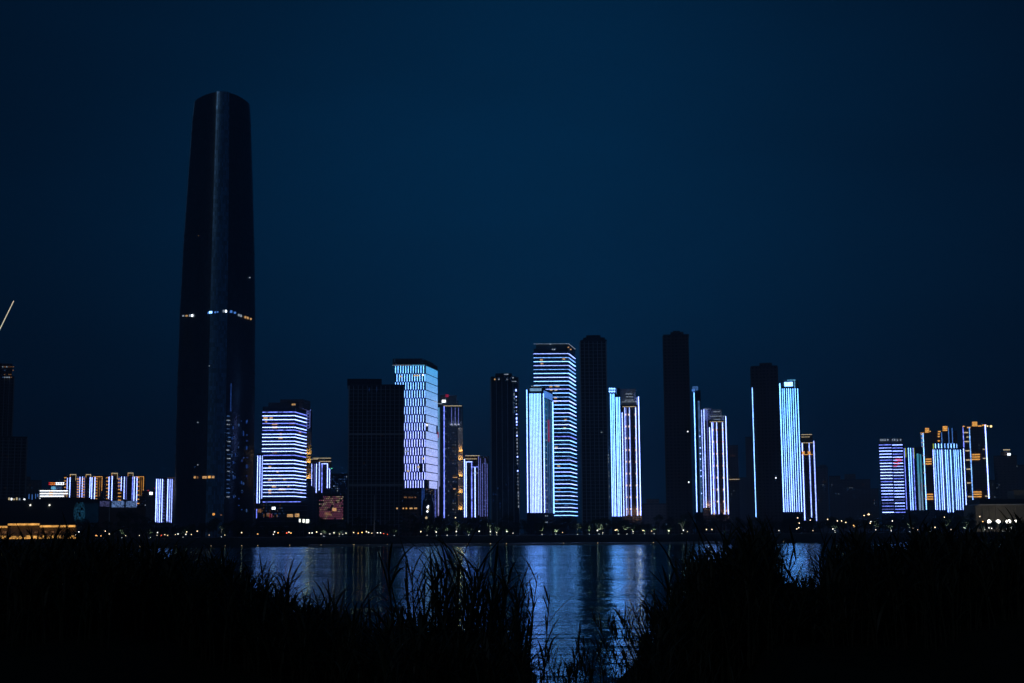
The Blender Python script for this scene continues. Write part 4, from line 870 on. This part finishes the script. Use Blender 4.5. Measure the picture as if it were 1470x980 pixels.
# ================================================================== RIVERSIDE FURNITURE
def lamp_proto(kind, mat, hgt, rad, label, group):
    r = empty(kind, (0, 0, 0), label, 'lamp', group)
    mb = MB(); mb.tube([(0, 0, 0), (0, 0, .4), (0, 0, hgt - rad)], [.18, .09, .06], 6); mb.build('lamp_post', M['dark'], r)
    mb = MB(); mb.ball((0, 0, hgt), rad, 8); mb.build('lamp_globe', mat, r, smooth=True)
    return r
WL = emis('lamp_neutral', (1.0, .78, .50), 2.9); WW = emis('lamp_coldwhite', (.95, .95, .88), 2.9); WO = emis('lamp_orange', (1.0, .5, .16), 3.2); WR = emis('lamp_red', (1.0, .12, .05), 3.0)
protos = {
    'n': lamp_proto('path_lamp', WL, 3.6, .42, 'small warm white path lamp on the far riverside promenade', 'warm white path lamps along the far riverbank'),
    'w': lamp_proto('path_lamp', WW, 3.2, .42, 'small cold white path lamp on the far riverside promenade', 'cold white path lamps along the far riverbank'),
    'o': lamp_proto('path_lamp', WO, 3.0, .42, 'small amber path lamp on the far riverside promenade', 'amber path lamps along the far riverbank'),
    'r': lamp_proto('path_lamp', WR, 3.0, .40, 'small red lamp on the far riverside promenade', 'red lamps along the far riverbank'),
    'g': lamp_proto('path_lamp', M['green'], 3.2, .42, 'the one green lamp on the far riverside promenade', None)}
used = set()
def put_lamp(px, k, py=None, Y=None):
    Y = Y or SHORE + 36 + random.uniform(0, 6)
    x = P(px, 770, Y).x; z = GZ
    if py is not None:      # lamps that sit higher stand farther up behind the promenade on taller posts
        z = GZ
    o = protos[k] if k not in used else copy_tree(protos[k]); used.add(k)
    vs_ = random.choice([.6, .75, .9, 1.0, 1.1])
    o.location = (x, Y, z)
    if py is None: o.scale = (vs_, vs_, vs_)
    if py is not None:
        want = P(px, py, Y).z - GZ; base = 3.3; s_ = max(.7, want / base); o.scale = (1, 1, s_)
        for ch in o.children:
            if ch.name.startswith('lamp_globe'): ch.scale = (1, 1, 1 / s_); ch.location.z = ({'n': 3.6, 'w': 3.2, 'o': 3.0, 'r': 3.0, 'g': 3.2}[k]) * (1 - 1 / s_)
for px, k in ((109, 'w'), (139, 'o'), (157, 'n'), (180, 'n'), (200, 'n'), (226, 'n'), (230, 'r'), (232, 'r'), (236, 'n'), (241, 'n'), (252, 'n'), (255, 'w'), (267, 'w'), (275, 'n'), (300, 'n'), (323, 'n'), (347, 'n'), (370, 'o'),
              (392, 'w'), (412, 'r'), (415, 'n'), (418, 'o'), (444, 'w'), (448, 'w'), (454, 'n'), (461, 'w'), (474, 'w'), (479, 'w'), (487, 'n'), (492, 'w'), (497, 'w'), (508, 'n'), (514, 'o'), (520, 'o'), (526, 'n'), (529, 'w'), (534, 'n'), (542, 'w'), (546, 'w'), (551, 'r'), (556, 'r'),
              (604, 'n'), (655, 'w'), (626, 'w'), (688, 'w'), (704, 'w'), (713, 'w'), (727, 'w'), (737, 'w'), (808, 'n'), (858, 'w'), (866, 'w'), (883, 'n'), (886, 'n'), (909, 'w'), (923, 'n'), (935, 'n'), (960, 'w'), (981, 'w'), (987, 'n'), (1014, 'n'), (1022, 'n'), (1040, 'g'), (1081, 'o'), (1092, 'n'), (1098, 'w'), (1118, 'w'),
              (1144, 'n'), (1167, 'n'), (1196, 'w'), (1199, 'w'), (1258, 'w'), (1280, 'w'), (1311, 'n'), (1318, 'n'), (1328, 'n'), (1335, 'w'), (1343, 'n'), (1366, 'n'), (1385, 'w'), (1414, 'w'), (1420, 'w'), (1424, 'w'), (1446, 'w'), (1452, 'w')):
    put_lamp(px + random.uniform(-.5, .5), k)
for px, py, k in ((113, 763, 'w'), (151, 763, 'n'), (145, 769, 'o'), (138, 768, 'o'), (226, 764, 'w'), (268, 764, 'n'), (283, 763, 'n'), (394, 763, 'w'), (399, 764, 'o'), (654, 745, 'n'), (1146, 745, 'n'), (1148, 752, 'n'), (1147, 758, 'n'), (1164, 748, 'n'), (1189, 747, 'n'), (1203, 749, 'n'), (1209, 749, 'n'), (1215, 751, 'n'), (1226, 753, 'o'), (1251, 748, 'w'), (1250, 752, 'n'), (1282, 747, 'w'), (1357, 744, 'n'), (1408, 743, 'n'), (1412, 747, 'o')):
    put_lamp(px, k, py, Y=SHORE + 48 + random.uniform(0, 8))

def street_lamp(px, py, Y, label, mat, arm=2.2, rad=.8):
    p = P(px, py, Y); r = empty('street_lamp', (p.x, Y, GZ), label, 'street lamp'); org = (p.x, Y, GZ)
    mb = MB(); mb.tube([(p.x + arm, Y, GZ), (p.x + arm, Y, p.z - .3), (p.x + arm * .7, Y, p.z + .5), (p.x, Y, p.z + .4)], [.2, .13, .1, .08], 6); mb.build('pole', M['steel'], r, org)
    mb = MB(); mb.box((p.x, Y, p.z + .2), 1.8, .7, .35); mb.build('lamp_head', M['dark'], r, org)
    mb = MB(); mb.ball((p.x, Y, p.z - .1), rad, 8, 0, .6); mb.build('lamp_glass', mat, r, org, True)
amb = emis('lamp_sodium', (1.0, .68, .36), 4.0)
street_lamp(1240.5, 739.5, 1250, 'tall amber street lamp, left one of the close pair before the far brown block', amb, -1.5, .7)
street_lamp(1247, 738, 1250, 'tall amber street lamp, right one of the close pair before the far brown block', amb, 3, 1.0)
street_lamp(1226.5, 755.5, 1180, 'bright low amber street lamp under the left lamp of the close pair', amb, 1.2, .9)
street_lamp(1164.5, 746.5, 1250, 'bright street lamp at the foot of the gold belt block', emis('lamp_bright', (1, .88, .65), 5), 1.2, 1.1)
for (px, py, w), lb in zip(((1420, 748.4, 1.3), (1433, 748.4, 1.3), (1447.5, 748.2, 1.6), (1459, 748.3, 1.3)), ('leftmost dazzling white floodlight before the riverside hall', 'second dazzling white floodlight from the left before the riverside hall', 'widest dazzling white floodlight, third from the left before the riverside hall', 'dazzling white floodlight next to the golden tree before the riverside hall')):
    Y = 1165; p = P(px, py, Y); r = empty('floodlight', (p.x, Y, GZ), lb, 'floodlight', 'floodlights before the riverside hall'); org = (p.x, Y, GZ)
    mb = MB(); mb.tube([(p.x, Y, GZ), (p.x, Y, p.z - .8)], [.2, .12], 6); mb.build('pole', M['steel'], r, org)
    mb = MB(); mb.box((p.x, Y + 1.6, p.z), w * 2.2, .5, 2.2); mb.build('housing', M['dark'], r, org)
    mb = MB(); fl = D.lights.new('flood_lamp', 'POINT'); fl.energy = 260; fl.color = (1, .93, .78); fl.shadow_soft_size = .6; fo = D.objects.new('flood_lamp', fl); COL.objects.link(fo); fo.parent = r; fo.location = (0, 4.5, p.z - GZ + 1)
    mb.ball((p.x, Y, p.z), w * 1.35, 10, 0, .8); mb.build('lens', emis('flood_glass', (1, .96, .84), 7), r, org, True)
for (px, py, w), lb in zip(((430.5, 747, .8), (436, 747.5, 1.1), (441.5, 748, 1.6)), ('smallest of the three white lit signs left of the cinema', 'middle of the three white lit signs left of the cinema', 'largest of the three white lit signs left of the cinema')):
    Y = 1180; p = P(px, py, Y); r = empty('lit_sign', (p.x, Y, GZ), lb, 'sign', 'white lit signs left of the cinema'); org = (p.x, Y, GZ)
    mb = MB(); mb.tube([(p.x, Y, GZ), (p.x, Y, p.z - 1)], [.2, .2], 6); mb.build('pole', M['steel'], r, org)
    mb = MB(); mb.box((p.x, Y, p.z), w * 1.9, .5, 2.6 + w * .6); mb.build('sign_box', M['dark'], r, org)
    mb = MB(); mb.box((p.x, Y - .35, p.z), w * 1.7, .18, 2.2 + w * .6); mb.build('sign_panel', emis('sign_white', (.95, 1.0, .9), 1.8), r, org)
for px, y0, Y, lb in ((157.5, 721, 1180, 'tall slim pale mast before the department store'), (537.5, 711, 1128, 'tall slim pale mast before the wide ribbed dark tower')):
    p = P(px, y0, Y); r = empty('flag_mast', (p.x, Y, GZ), lb, 'mast'); org = (p.x, Y, GZ)
    mb = MB(); mb.tube([(p.x, Y, GZ), (p.x, Y, p.z)], [.38, .2], 8); mb.build('pole', plain('mast_pale', (.7, .7, .7), .4), r, org)
    mb = MB(); mb.ball((p.x, Y, p.z + .25), .35, 8); mb.build('finial', M['steel'], r, org)
    mb = MB(); mb.prism([(p.x - .8, Y - .8), (p.x + .8, Y - .8), (p.x + .8, Y + .8), (p.x - .8, Y + .8)], GZ, GZ + .6); mb.build('base', M['slab'], r, org)
# marker lights on the water's edge
br_ = empty('marker_buoy', (0, 0, 0), 'small dim yellow marker light floating at the far water edge', 'buoy', 'marker lights along the far water edge')
mb = MB(); mb.tube([(0, 0, -.2), (0, 0, .35), (0, 0, .5)], [.7, .7, .4], 10); mb.build('float', plain('buoy_paint', (.4, .3, .05), .5), br_)
mb = MB(); mb.tube([(0, 0, .5), (0, 0, 1.3)], [.06, .06], 5); mb.build('staff', M['dark'], br_)
mb = MB(); mb.ball((0, 0, 1.45), .3, 8); mb.build('lamp', emis('buoy_lamp', (1, .8, .45), .7), br_)
for i, px in enumerate((151, 180, 201, 253, 303, 323, 347, 370, 416, 461, 508, 556, 704, 727, 809, 858, 938, 1125)):
    o = br_ if i == 0 else copy_tree(br_); Y = SHORE - 24 - random.uniform(0, 8); 
    if 560 < px < 1040: Y = 1046
    o.location = (P(px, 782, Y).x, Y, 0)

# ---- trees on the far bank
bark = plain('tree_bark', (0.05, 0.04, 0.03), .9)
def leafmat(name, c):
    m, nt, b = newmat(name); g = nt.nodes.new('ShaderNodeObjectInfo'); mr = nt.nodes.new('ShaderNodeHueSaturation'); mr.inputs['Color'].default_value = (*c, 1)
    r = nt.nodes.new('ShaderNodeMapRange'); r.inputs[3].default_value = .6; r.inputs[4].default_value = 1.4
    nt.links.new(g.outputs['Random'], r.inputs[0]); nt.links.new(r.outputs[0], mr.inputs['Value']); nt.links.new(mr.outputs[0], b.inputs['Base Color'])
    b.inputs['Roughness'].default_value = .7; b.inputs['Specular IOR Level'].default_value = .2; return m
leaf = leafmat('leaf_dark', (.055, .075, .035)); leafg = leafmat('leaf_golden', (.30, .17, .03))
def make_tree(h, w, seed, lf=leaf, n=850):
    rnd = random.Random(seed); r = empty('riverbank_tree', (0, 0, 0), 'dark bushy tree in the row along the far riverbank', 'tree', 'dark trees along the far riverbank')
    mb = MB(); lobes = []
    mb.tube([(0, 0, -.3), (.1, 0, h * .25), (.15, .1, h * .55), (0, 0, h * .8)], [.28, .22, .15, .05], 6)
    for i in range(7):
        a = rnd.uniform(0, 6.28); rr = rnd.uniform(.2, .75) * w / 2; z = h * rnd.uniform(.42, .88); c = Vector((rr * math.cos(a), rr * math.sin(a), z))
        lobes.append((c, rnd.uniform(.28, .5) * w / 2)); mb.tube([(.1, 0, h * rnd.uniform(.25, .45)), c * .6 + Vector((0, 0, z * .35)), c], [.13, .08, .03], 5)
    lobes.append((Vector((0, 0, h * .85)), w * .2)); mb.build('trunk', bark, r)
    mb = MB()
    for i in range(n):
        c, rad = rnd.choice(lobes); d = Vector((rnd.gauss(0, 1), rnd.gauss(0, 1), rnd.gauss(0, 1))).normalized() * rad * rnd.uniform(.45, 1.12); d.z *= .8; p = c + d
        u = Vector((rnd.gauss(0, 1), rnd.gauss(0, 1), rnd.gauss(0, .6))).normalized(); v = u.cross(Vector((rnd.gauss(0, 1), rnd.gauss(0, 1), 1))).normalized(); s_ = rnd.uniform(.18, .42)
        mb.face([p - u * s_, p - v * s_ * .6, p + u * s_, p + v * s_ * .6])
    mb.build('crown', lf, r)
    return r
tp = [make_tree(13, 10, 1), make_tree(11, 9, 2), make_tree(9, 9, 3), make_tree(14, 8, 4), make_tree(10, 11, 5), make_tree(7.5, 7, 6)]
tused = set()
def put_tree(px, Y, s_, k=None, label=None, group=None):
    k = random.randrange(6) if k is None else k
    if k in tused: o = copy_tree(tp[k])
    else: o = tp[k]; tused.add(k)
    o.location = (P(px, 768, Y).x, Y, GZ); o.scale = (s_, s_, s_); o.rotation_euler.z = random.uniform(0, 6.28)
    if label: o['label'] = label; 
    if group: o['group'] = group
    return o
x = -12
while x < 1490:
    put_tree(x + random.uniform(-3, 3), 1150 + random.uniform(0, 14), random.uniform(.8, 1.12) * (.75 if x < 110 else 1)); x += random.uniform(9, 12.5)
x = 110
while x < 1490:
    put_tree(x + random.uniform(-3, 3), 1180 + random.uniform(0, 25), random.uniform(.95, 1.35)); x += random.uniform(10, 14)
x = 90
while x < 1480:
    if random.random() < .8: put_tree(x + random.uniform(-4, 4), 1134 + random.uniform(0, 6), random.uniform(.45, .75)); 
    x += random.uniform(9, 16)
for px, s_ in ((172, 1.7), (184, 1.9), (196, 1.7), (210, 1.4), (1300, 1.35), (1312, 1.5), (1374, 1.2)): put_tree(px, 1215, s_, label='large dark tree standing behind the riverbank row, with a tall rounded crown', group='larger trees rising behind the riverbank row')
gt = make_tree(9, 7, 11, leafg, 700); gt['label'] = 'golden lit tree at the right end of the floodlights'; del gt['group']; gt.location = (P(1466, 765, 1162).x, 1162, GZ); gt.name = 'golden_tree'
# ground spotlights under some trees
sp0 = empty('tree_uplight', (0, 0, 0), 'small ground spotlight whitening the tree crown above it', 'spotlight', 'ground spotlights under the riverbank trees')
mb = MB(); mb.tube([(0, 0, 0), (0, 0, .5)], [.25, .3], 8); mb.build('housing', M['dark'], sp0)
mb = MB(); mb.tube([(0, 0, .5), (0, 0, .62)], [.27, .2], 8); mb.build('lens', emis('spot_lens', (.8, .95, .9), 6), sp0)
ld = D.lights.new('uplight_lamp', 'SPOT'); ld.energy = 6000; ld.color = (.80, .95, 1.0); ld.spot_size = 1.3; ld.spot_blend = .6; ld.shadow_soft_size = .5
lo = D.objects.new('uplight_lamp', ld); COL.objects.link(lo); lo.parent = sp0; lo.location = (0, 0, .8); lo.rotation_euler = (math.pi, 0, 0)
for i, (px, e) in enumerate(((175, .4), (216, .6), (263, .5), (318, .7), (465, .9), (487, .9), (566, .4), (613, .6), (627, .7), (642, .7), (655, 1), (673, .5), (704, 1), (713, 1.4), (727, 1.2), (778, 1), (798, 1.2), (829, .6), (846, 1.3), (860, 1.0), (865, .8), (888, 1), (900, 1), (909, .8), (925, 1), (939, 1), (960, 1.3), (979, 1.3), (1097, 1), (1199, 1.1), (1258, .9), (1280, .9), (1306, 1.6), (1335, .8), (1360, .8), (1387, 1.4), (1412, .8), (1440, 1.2), (1453, .8))):
    o = sp0 if i == 0 else copy_tree(sp0); Y = 1133 + random.uniform(0, 3); o.location = (P(px, 770, Y).x, Y, GZ + .12)
    for ch in o.children:
        if ch.type == 'LIGHT': ch.data = ch.data.copy() if i else ch.data; ch.data.energy = 6000 * e
    tr = put_tree(px + random.uniform(-1, 1), Y + 2.5, random.uniform(.55, .9), label='riverbank tree with its lower crown lit pale by a ground spotlight', group='uplit trees along the far riverbank')

# ================================================================== FOREGROUND PLANTS
reedm, nt, b_ = newmat('reed_leaf'); b_.inputs['Base Color'].default_value = (.045, .06, .03, 1); b_.inputs['Roughness'].default_value = .6
n_ = nt.nodes.new('ShaderNodeTexNoise'); n_.inputs['Scale'].default_value = 3; cr_ = nt.nodes.new('ShaderNodeMix'); cr_.data_type = 'RGBA'
cr_.inputs[6].default_value = (.03, .045, .02, 1); cr_.inputs[7].default_value = (.08, .075, .035, 1); nt.links.new(n_.outputs['Fac'], cr_.inputs[0]); nt.links.new(cr_.outputs[2], b_.inputs['Base Color'])
stemm = plain('reed_stem', (.07, .065, .035), .6)
def ribbon(mb, p, d, length, width, droop, rnd, seg=6, twist=0.3):
    """a long leaf that leaves along d and arches over"""
    q = Vector(p); d = Vector(d).normalized(); prev = None
    side = d.cross(Vector((0, 0, 1)));  side = side.normalized() if side.length > .05 else Vector((1, 0, 0))
    side = (side + Vector((rnd.uniform(-twist, twist), rnd.uniform(-twist, twist), rnd.uniform(-twist, twist)))).normalized()
    for i in range(seg + 1):
        t_ = i / seg; w = width * (math.sin(math.pi * min(1, t_ * .9 + .12)) ** .7 if t_ < 1 else .02)
        a, c = q - side * w / 2, q + side * w / 2
        if prev: mb.face([prev[0], prev[1], c, a])
        prev = (a, c); q = q + d * length / seg; d = (d + Vector((0, 0, -droop / seg))).normalized()
def reed(stem, leafb, base, h, lean, rnd, nl=9, wl=.03, ll=.7, sheath=.012, plume=False):
    pts = []; n = 7; 
    for i in range(n + 1):
        t_ = i / n; pts.append(Vector(base) + Vector((lean[0] * t_ ** 1.6, lean[1] * t_ ** 1.6, h * t_)))
    stem.tube(pts, [sheath * (1 - .7 * i / n) + .002 for i in range(n + 1)], 4)
    for k in range(nl):
        t_ = .22 + .78 * (k + rnd.uniform(0, .6)) / nl; i = min(n - 1, int(t_ * n)); p = pts[i].lerp(pts[i + 1], min(1, t_ * n - i))
        a = rnd.uniform(0, 6.28); up = rnd.uniform(.9, 2.6); ribbon(leafb, p, (math.cos(a), math.sin(a) * .6, up), ll * rnd.uniform(.55, 1.2), wl * rnd.uniform(.6, 1.2), rnd.uniform(.5, 1.9), rnd)
    if plume:
        for k in range(16):
            t_ = .86 + .14 * k / 16; p = pts[-2].lerp(pts[-1], (t_ - .857) / .143); a = rnd.uniform(0, 6.28)
            ribbon(leafb, p, (math.cos(a) * .35, math.sin(a) * .35, 1), .16, .012, .3, rnd, 2)
def ground_at(px, Y): x = P(px, 800, Y).x; return Vector((x, Y, nearz(x, Y) - .05))
def mk_clump(label, cx, Y, n, spread, top, seed, lean=(0, 0), name='reed_clump', nl=10, wl=.03, ll=.6, thick=.014, vary=.35, plume=False, topf=None):
    """n reeds rooted round (cx, Y); top = pixel row the tallest should reach"""
    rnd = random.Random(seed); g = ground_at(cx, Y); r = empty(name, tuple(g), label, 'reeds'); org = tuple(g); st, lf = MB(), MB()
    for i in range(n):
        px = cx + rnd.gauss(0, .5) * spread; y = Y + rnd.uniform(-1, 1.2); b0 = ground_at(px, y); tp_ = top + (topf(px) if topf else 0); tz = P(px, tp_ + abs(rnd.gauss(0, 1)) * 190 * vary, y).z
        h = max(.5, tz - b0.z); st = MB(); reed(st, lf, b0, h, ((px - cx) / 100 * .25 + lean[0] + rnd.gauss(0, .12), rnd.gauss(0, .1)), rnd, nl, wl, ll, thick, plume); st.build('stem', stemm, r, org)
    lf.build('leaves', reedm, r, org); return r
mk_clump('tall clump of reeds rising highest in the centre of the foreground, with long spiky leaves', 624, 20, 40, 54, 806, 21, (.0, 0), thick=.019, wl=.034, ll=.75, vary=.30, nl=11)
mk_clump('dense clump of thick-stemmed reeds standing close together right of the tallest centre clump', 682, 20.5, 34, 46, 810, 22, (.05, 0), thick=.024, wl=.036, ll=.6, vary=.32, nl=11)
mk_clump('thin upright reeds at the left side of the bright water reflection', 742, 21, 22, 24, 824, 23, (.06, 0), wl=.026, ll=.5, vary=.45)
mk_clump('leafy low reed clump sloping down left of the centre clump', 576, 20.5, 26, 48, 880, 24, (-.1, 0), wl=.03, ll=.6, vary=.25)
mk_clump('small seed-headed sprig silhouetted against the bright reflection at the bottom', 812, 18, 11, 26, 910, 25, (.1, 0), wl=.016, ll=.3, vary=.18, thick=.007, plume=True)
mk_clump('long stalks leaning left across the second bright reflection', 935, 19, 13, 50, 862, 26, (-.55, 0), wl=.02, ll=.4, vary=.25, thick=.009, plume=True)
mk_clump('low weeds along the bottom edge below the bright reflections', 885, 17.5, 70, 110, 925, 27, (0, 0), wl=.018, ll=.3, vary=.12, thick=.006)
mk_clump('tall dark reeds in front of the side lit slab, highest in the right half', 1062, 21, 34, 36, 775, 28, (.03, 0), wl=.036, ll=.7, vary=.35, nl=12)
mk_clump('arching reeds rising at the left over the fading reflection', 388, 21.5, 30, 66, 826, 29, (-.05, 0), wl=.032, ll=.7, vary=.25, nl=10)
mk_clump('curving grass stalks just right of the arching reeds at the left', 452, 21, 18, 42, 862, 30, (.05, 0), wl=.03, ll=.65, vary=.28, nl=9)
def thicket(label, name, spans, seed, dens, wl=.034, ll=.6, cat='reeds'):
    rnd = random.Random(seed); lf = MB(); st = MB()
    for (x0, x1, t0, t1, Ya, Yb) in spans:
        n = int((x1 - x0) * dens)
        for i in range(n):
            f_ = rnd.random(); px = x0 + (x1 - x0) * f_; y = rnd.uniform(Ya, Yb); top = t0 + (t1 - t0) * f_ + 10 * math.sin(px * .05) + 7 * math.sin(px * .13 + 2) + abs(rnd.gauss(0, 1)) * 22
            b0 = ground_at(px, y); h = max(.25, P(px, top, y).z - b0.z); reed(st, lf, b0, h, (rnd.gauss(0, .14), rnd.gauss(0, .1)), rnd, 8, wl, ll, .009)
    lf.v = lf.v; k = len(lf.v); o = 0
    for f_, uv in zip(st.f, st.uv):
        lf.f.append(tuple(i + k for i in f_)); lf.uv.append(uv); lf.mi.append(1)
    lf.v += st.v
    ob = lf.build(name, [reedm, stemm]); tag(ob, label, cat, kind='stuff'); return ob
thicket('black mass of reeds and weeds covering the near bank on the left', 'reed_thicket', [(-60, 160, 786, 792, 19, 25), (150, 330, 797, 818, 20, 25), (320, 480, 838, 904, 20, 25), (470, 600, 905, 935, 19, 24), (560, 760, 915, 940, 17, 21)], 41, 1.5)
# broken-off brush on the right: many leafy leaning branches
thicket('black mass of reeds and brush covering the near bank on the right', 'brush_thicket', [(905, 945, 965, 905, 19, 22), (930, 1010, 905, 800, 20, 25), (1000, 1110, 792, 778, 20, 25), (1105, 1190, 872, 868, 20, 25), (1185, 1330, 788, 792, 20, 25), (1320, 1540, 782, 776, 19, 25)], 42, 1.6, .034, .55)
mk_clump('leaning dark branches crossing the small blue water gap at the right', 1165, 22, 22, 50, 792, 33, (-.5, 0), name='leaning_reeds', wl=.022, ll=.5, vary=.3, thick=.014, nl=8)

# ================================================================== SKY AND ADDED FILL SUN
w = D.worlds.new("World"); scene.world = w; w.use_nodes = True; nt = w.node_tree; L = nt.links.new
bg = nt.nodes['Background']; bg.inputs['Strength'].default_value = 1.0
sky = nt.nodes.new('ShaderNodeTexSky'); sky.sky_type = 'NISHITA'; sky.sun_disc = False; sky.sun_elevation = math.radians(-4); sky.sun_rotation = math.radians(200); sky.ozone_density = 5
tcg = nt.nodes.new('ShaderNodeTexCoord')
def vmath(op, a, c=None):
    m = nt.nodes.new('ShaderNodeVectorMath'); m.operation = op; L(a, m.inputs[0])
    if c is not None: m.inputs[1].default_value = c
    return m
def smath(op, a, c=None):
    m = nt.nodes.new('ShaderNodeMath'); m.operation = op; L(a, m.inputs[0])
    if c is not None: m.inputs[1].default_value = c
    return m
gd = Vector((math.sin(math.radians(1)) , 1, math.tan(math.radians(11)))).normalized()
dot = vmath('DOT_PRODUCT', tcg.outputs['Generated'], tuple(gd))
# city glow: broad patch of brighter night sky over the centre of town
one = nt.nodes.new('ShaderNodeMath'); one.operation = 'SUBTRACT'; one.inputs[0].default_value = 1.0; L(dot.outputs['Value'], one.inputs[1])
g1 = smath('MULTIPLY', one.outputs[0], -29.0); g2 = smath('EXPONENT', g1.outputs[0])
mixc = nt.nodes.new('ShaderNodeMix'); mixc.data_type = 'RGBA'; mixc.inputs[6].default_value = (0.0003, 0.0056, 0.0180, 1); mixc.inputs[7].default_value = (0.0003, 0.0270, 0.0820, 1)
L(g2.outputs[0], mixc.inputs[0])
# faint cloud structure
mp = nt.nodes.new('ShaderNodeMapping'); mp.inputs['Scale'].default_value = (3, 3, 9); n = nt.nodes.new('ShaderNodeTexNoise'); n.inputs['Scale'].default_value = 1.2; n.inputs['Detail'].default_value = 5
L(tcg.outputs['Generated'], mp.inputs[0]); L(mp.outputs[0], n.inputs['Vector'])
mr = nt.nodes.new('ShaderNodeMapRange'); mr.inputs[1].default_value = .3; mr.inputs[2].default_value = .7; mr.inputs[3].default_value = .88; mr.inputs[4].default_value = 1.12; L(n.outputs['Fac'], mr.inputs[0])
sc1 = nt.nodes.new('ShaderNodeVectorMath'); sc1.operation = 'SCALE'; L(mixc.outputs[2], sc1.inputs[0]); L(mr.outputs[0], sc1.inputs['Scale'])
sc2 = nt.nodes.new('ShaderNodeVectorMath'); sc2.operation = 'SCALE'; L(sky.outputs[0], sc2.inputs[0]); sc2.inputs['Scale'].default_value = 0.004
ad = nt.nodes.new('ShaderNodeVectorMath'); ad.operation = 'ADD'; L(sc1.outputs[0], ad.inputs[0]); L(sc2.outputs[0], ad.inputs[1]); L(ad.outputs[0], bg.inputs['Color'])
sd = D.lights.new('fill_sun', 'SUN'); sd.energy = 0.06; sd.color = (.6, .75, 1); sd.angle = math.radians(2); so = D.objects.new('fill_sun', sd); COL.objects.link(so)  # dim cool sun added to lift the dark building faces
so.rotation_euler = (math.radians(58), 0, math.radians(-25))

# ---- night haze over the river and the town
hz = MB(); hz.prism([(-9500, -500), (9500, -500), (9500, 9500), (-9500, 9500)], -3.0, 620)
hm = D.materials.new('haze_air'); hm.use_nodes = True; hn = hm.node_tree; hn.nodes.remove(hn.nodes['Principled BSDF'])
pv = hn.nodes.new('ShaderNodeVolumePrincipled'); pv.inputs['Color'].default_value = (.45, .80, 1, 1); pv.inputs['Density'].default_value = 0.00020; pv.inputs['Anisotropy'].default_value = 0.3
hn.links.new(pv.outputs[0], hn.nodes['Material Output'].inputs['Volume'])
tag(hz.build('haze', hm), kind='stuff')
scene.view_settings.view_transform = 'Standard'; scene.view_settings.look = 'None'; scene.view_settings.exposure = 0; scene.view_settings.gamma = 1
scene.render.engine = 'CYCLES'; cy = scene.cycles; cy.use_denoising = True; cy.max_bounces = 5; cy.diffuse_bounces = 2; cy.glossy_bounces = 3; cy.transmission_bounces = 2
cy.sample_clamp_indirect = 2; cy.use_adaptive_sampling = False; cy.caustics_reflective = True
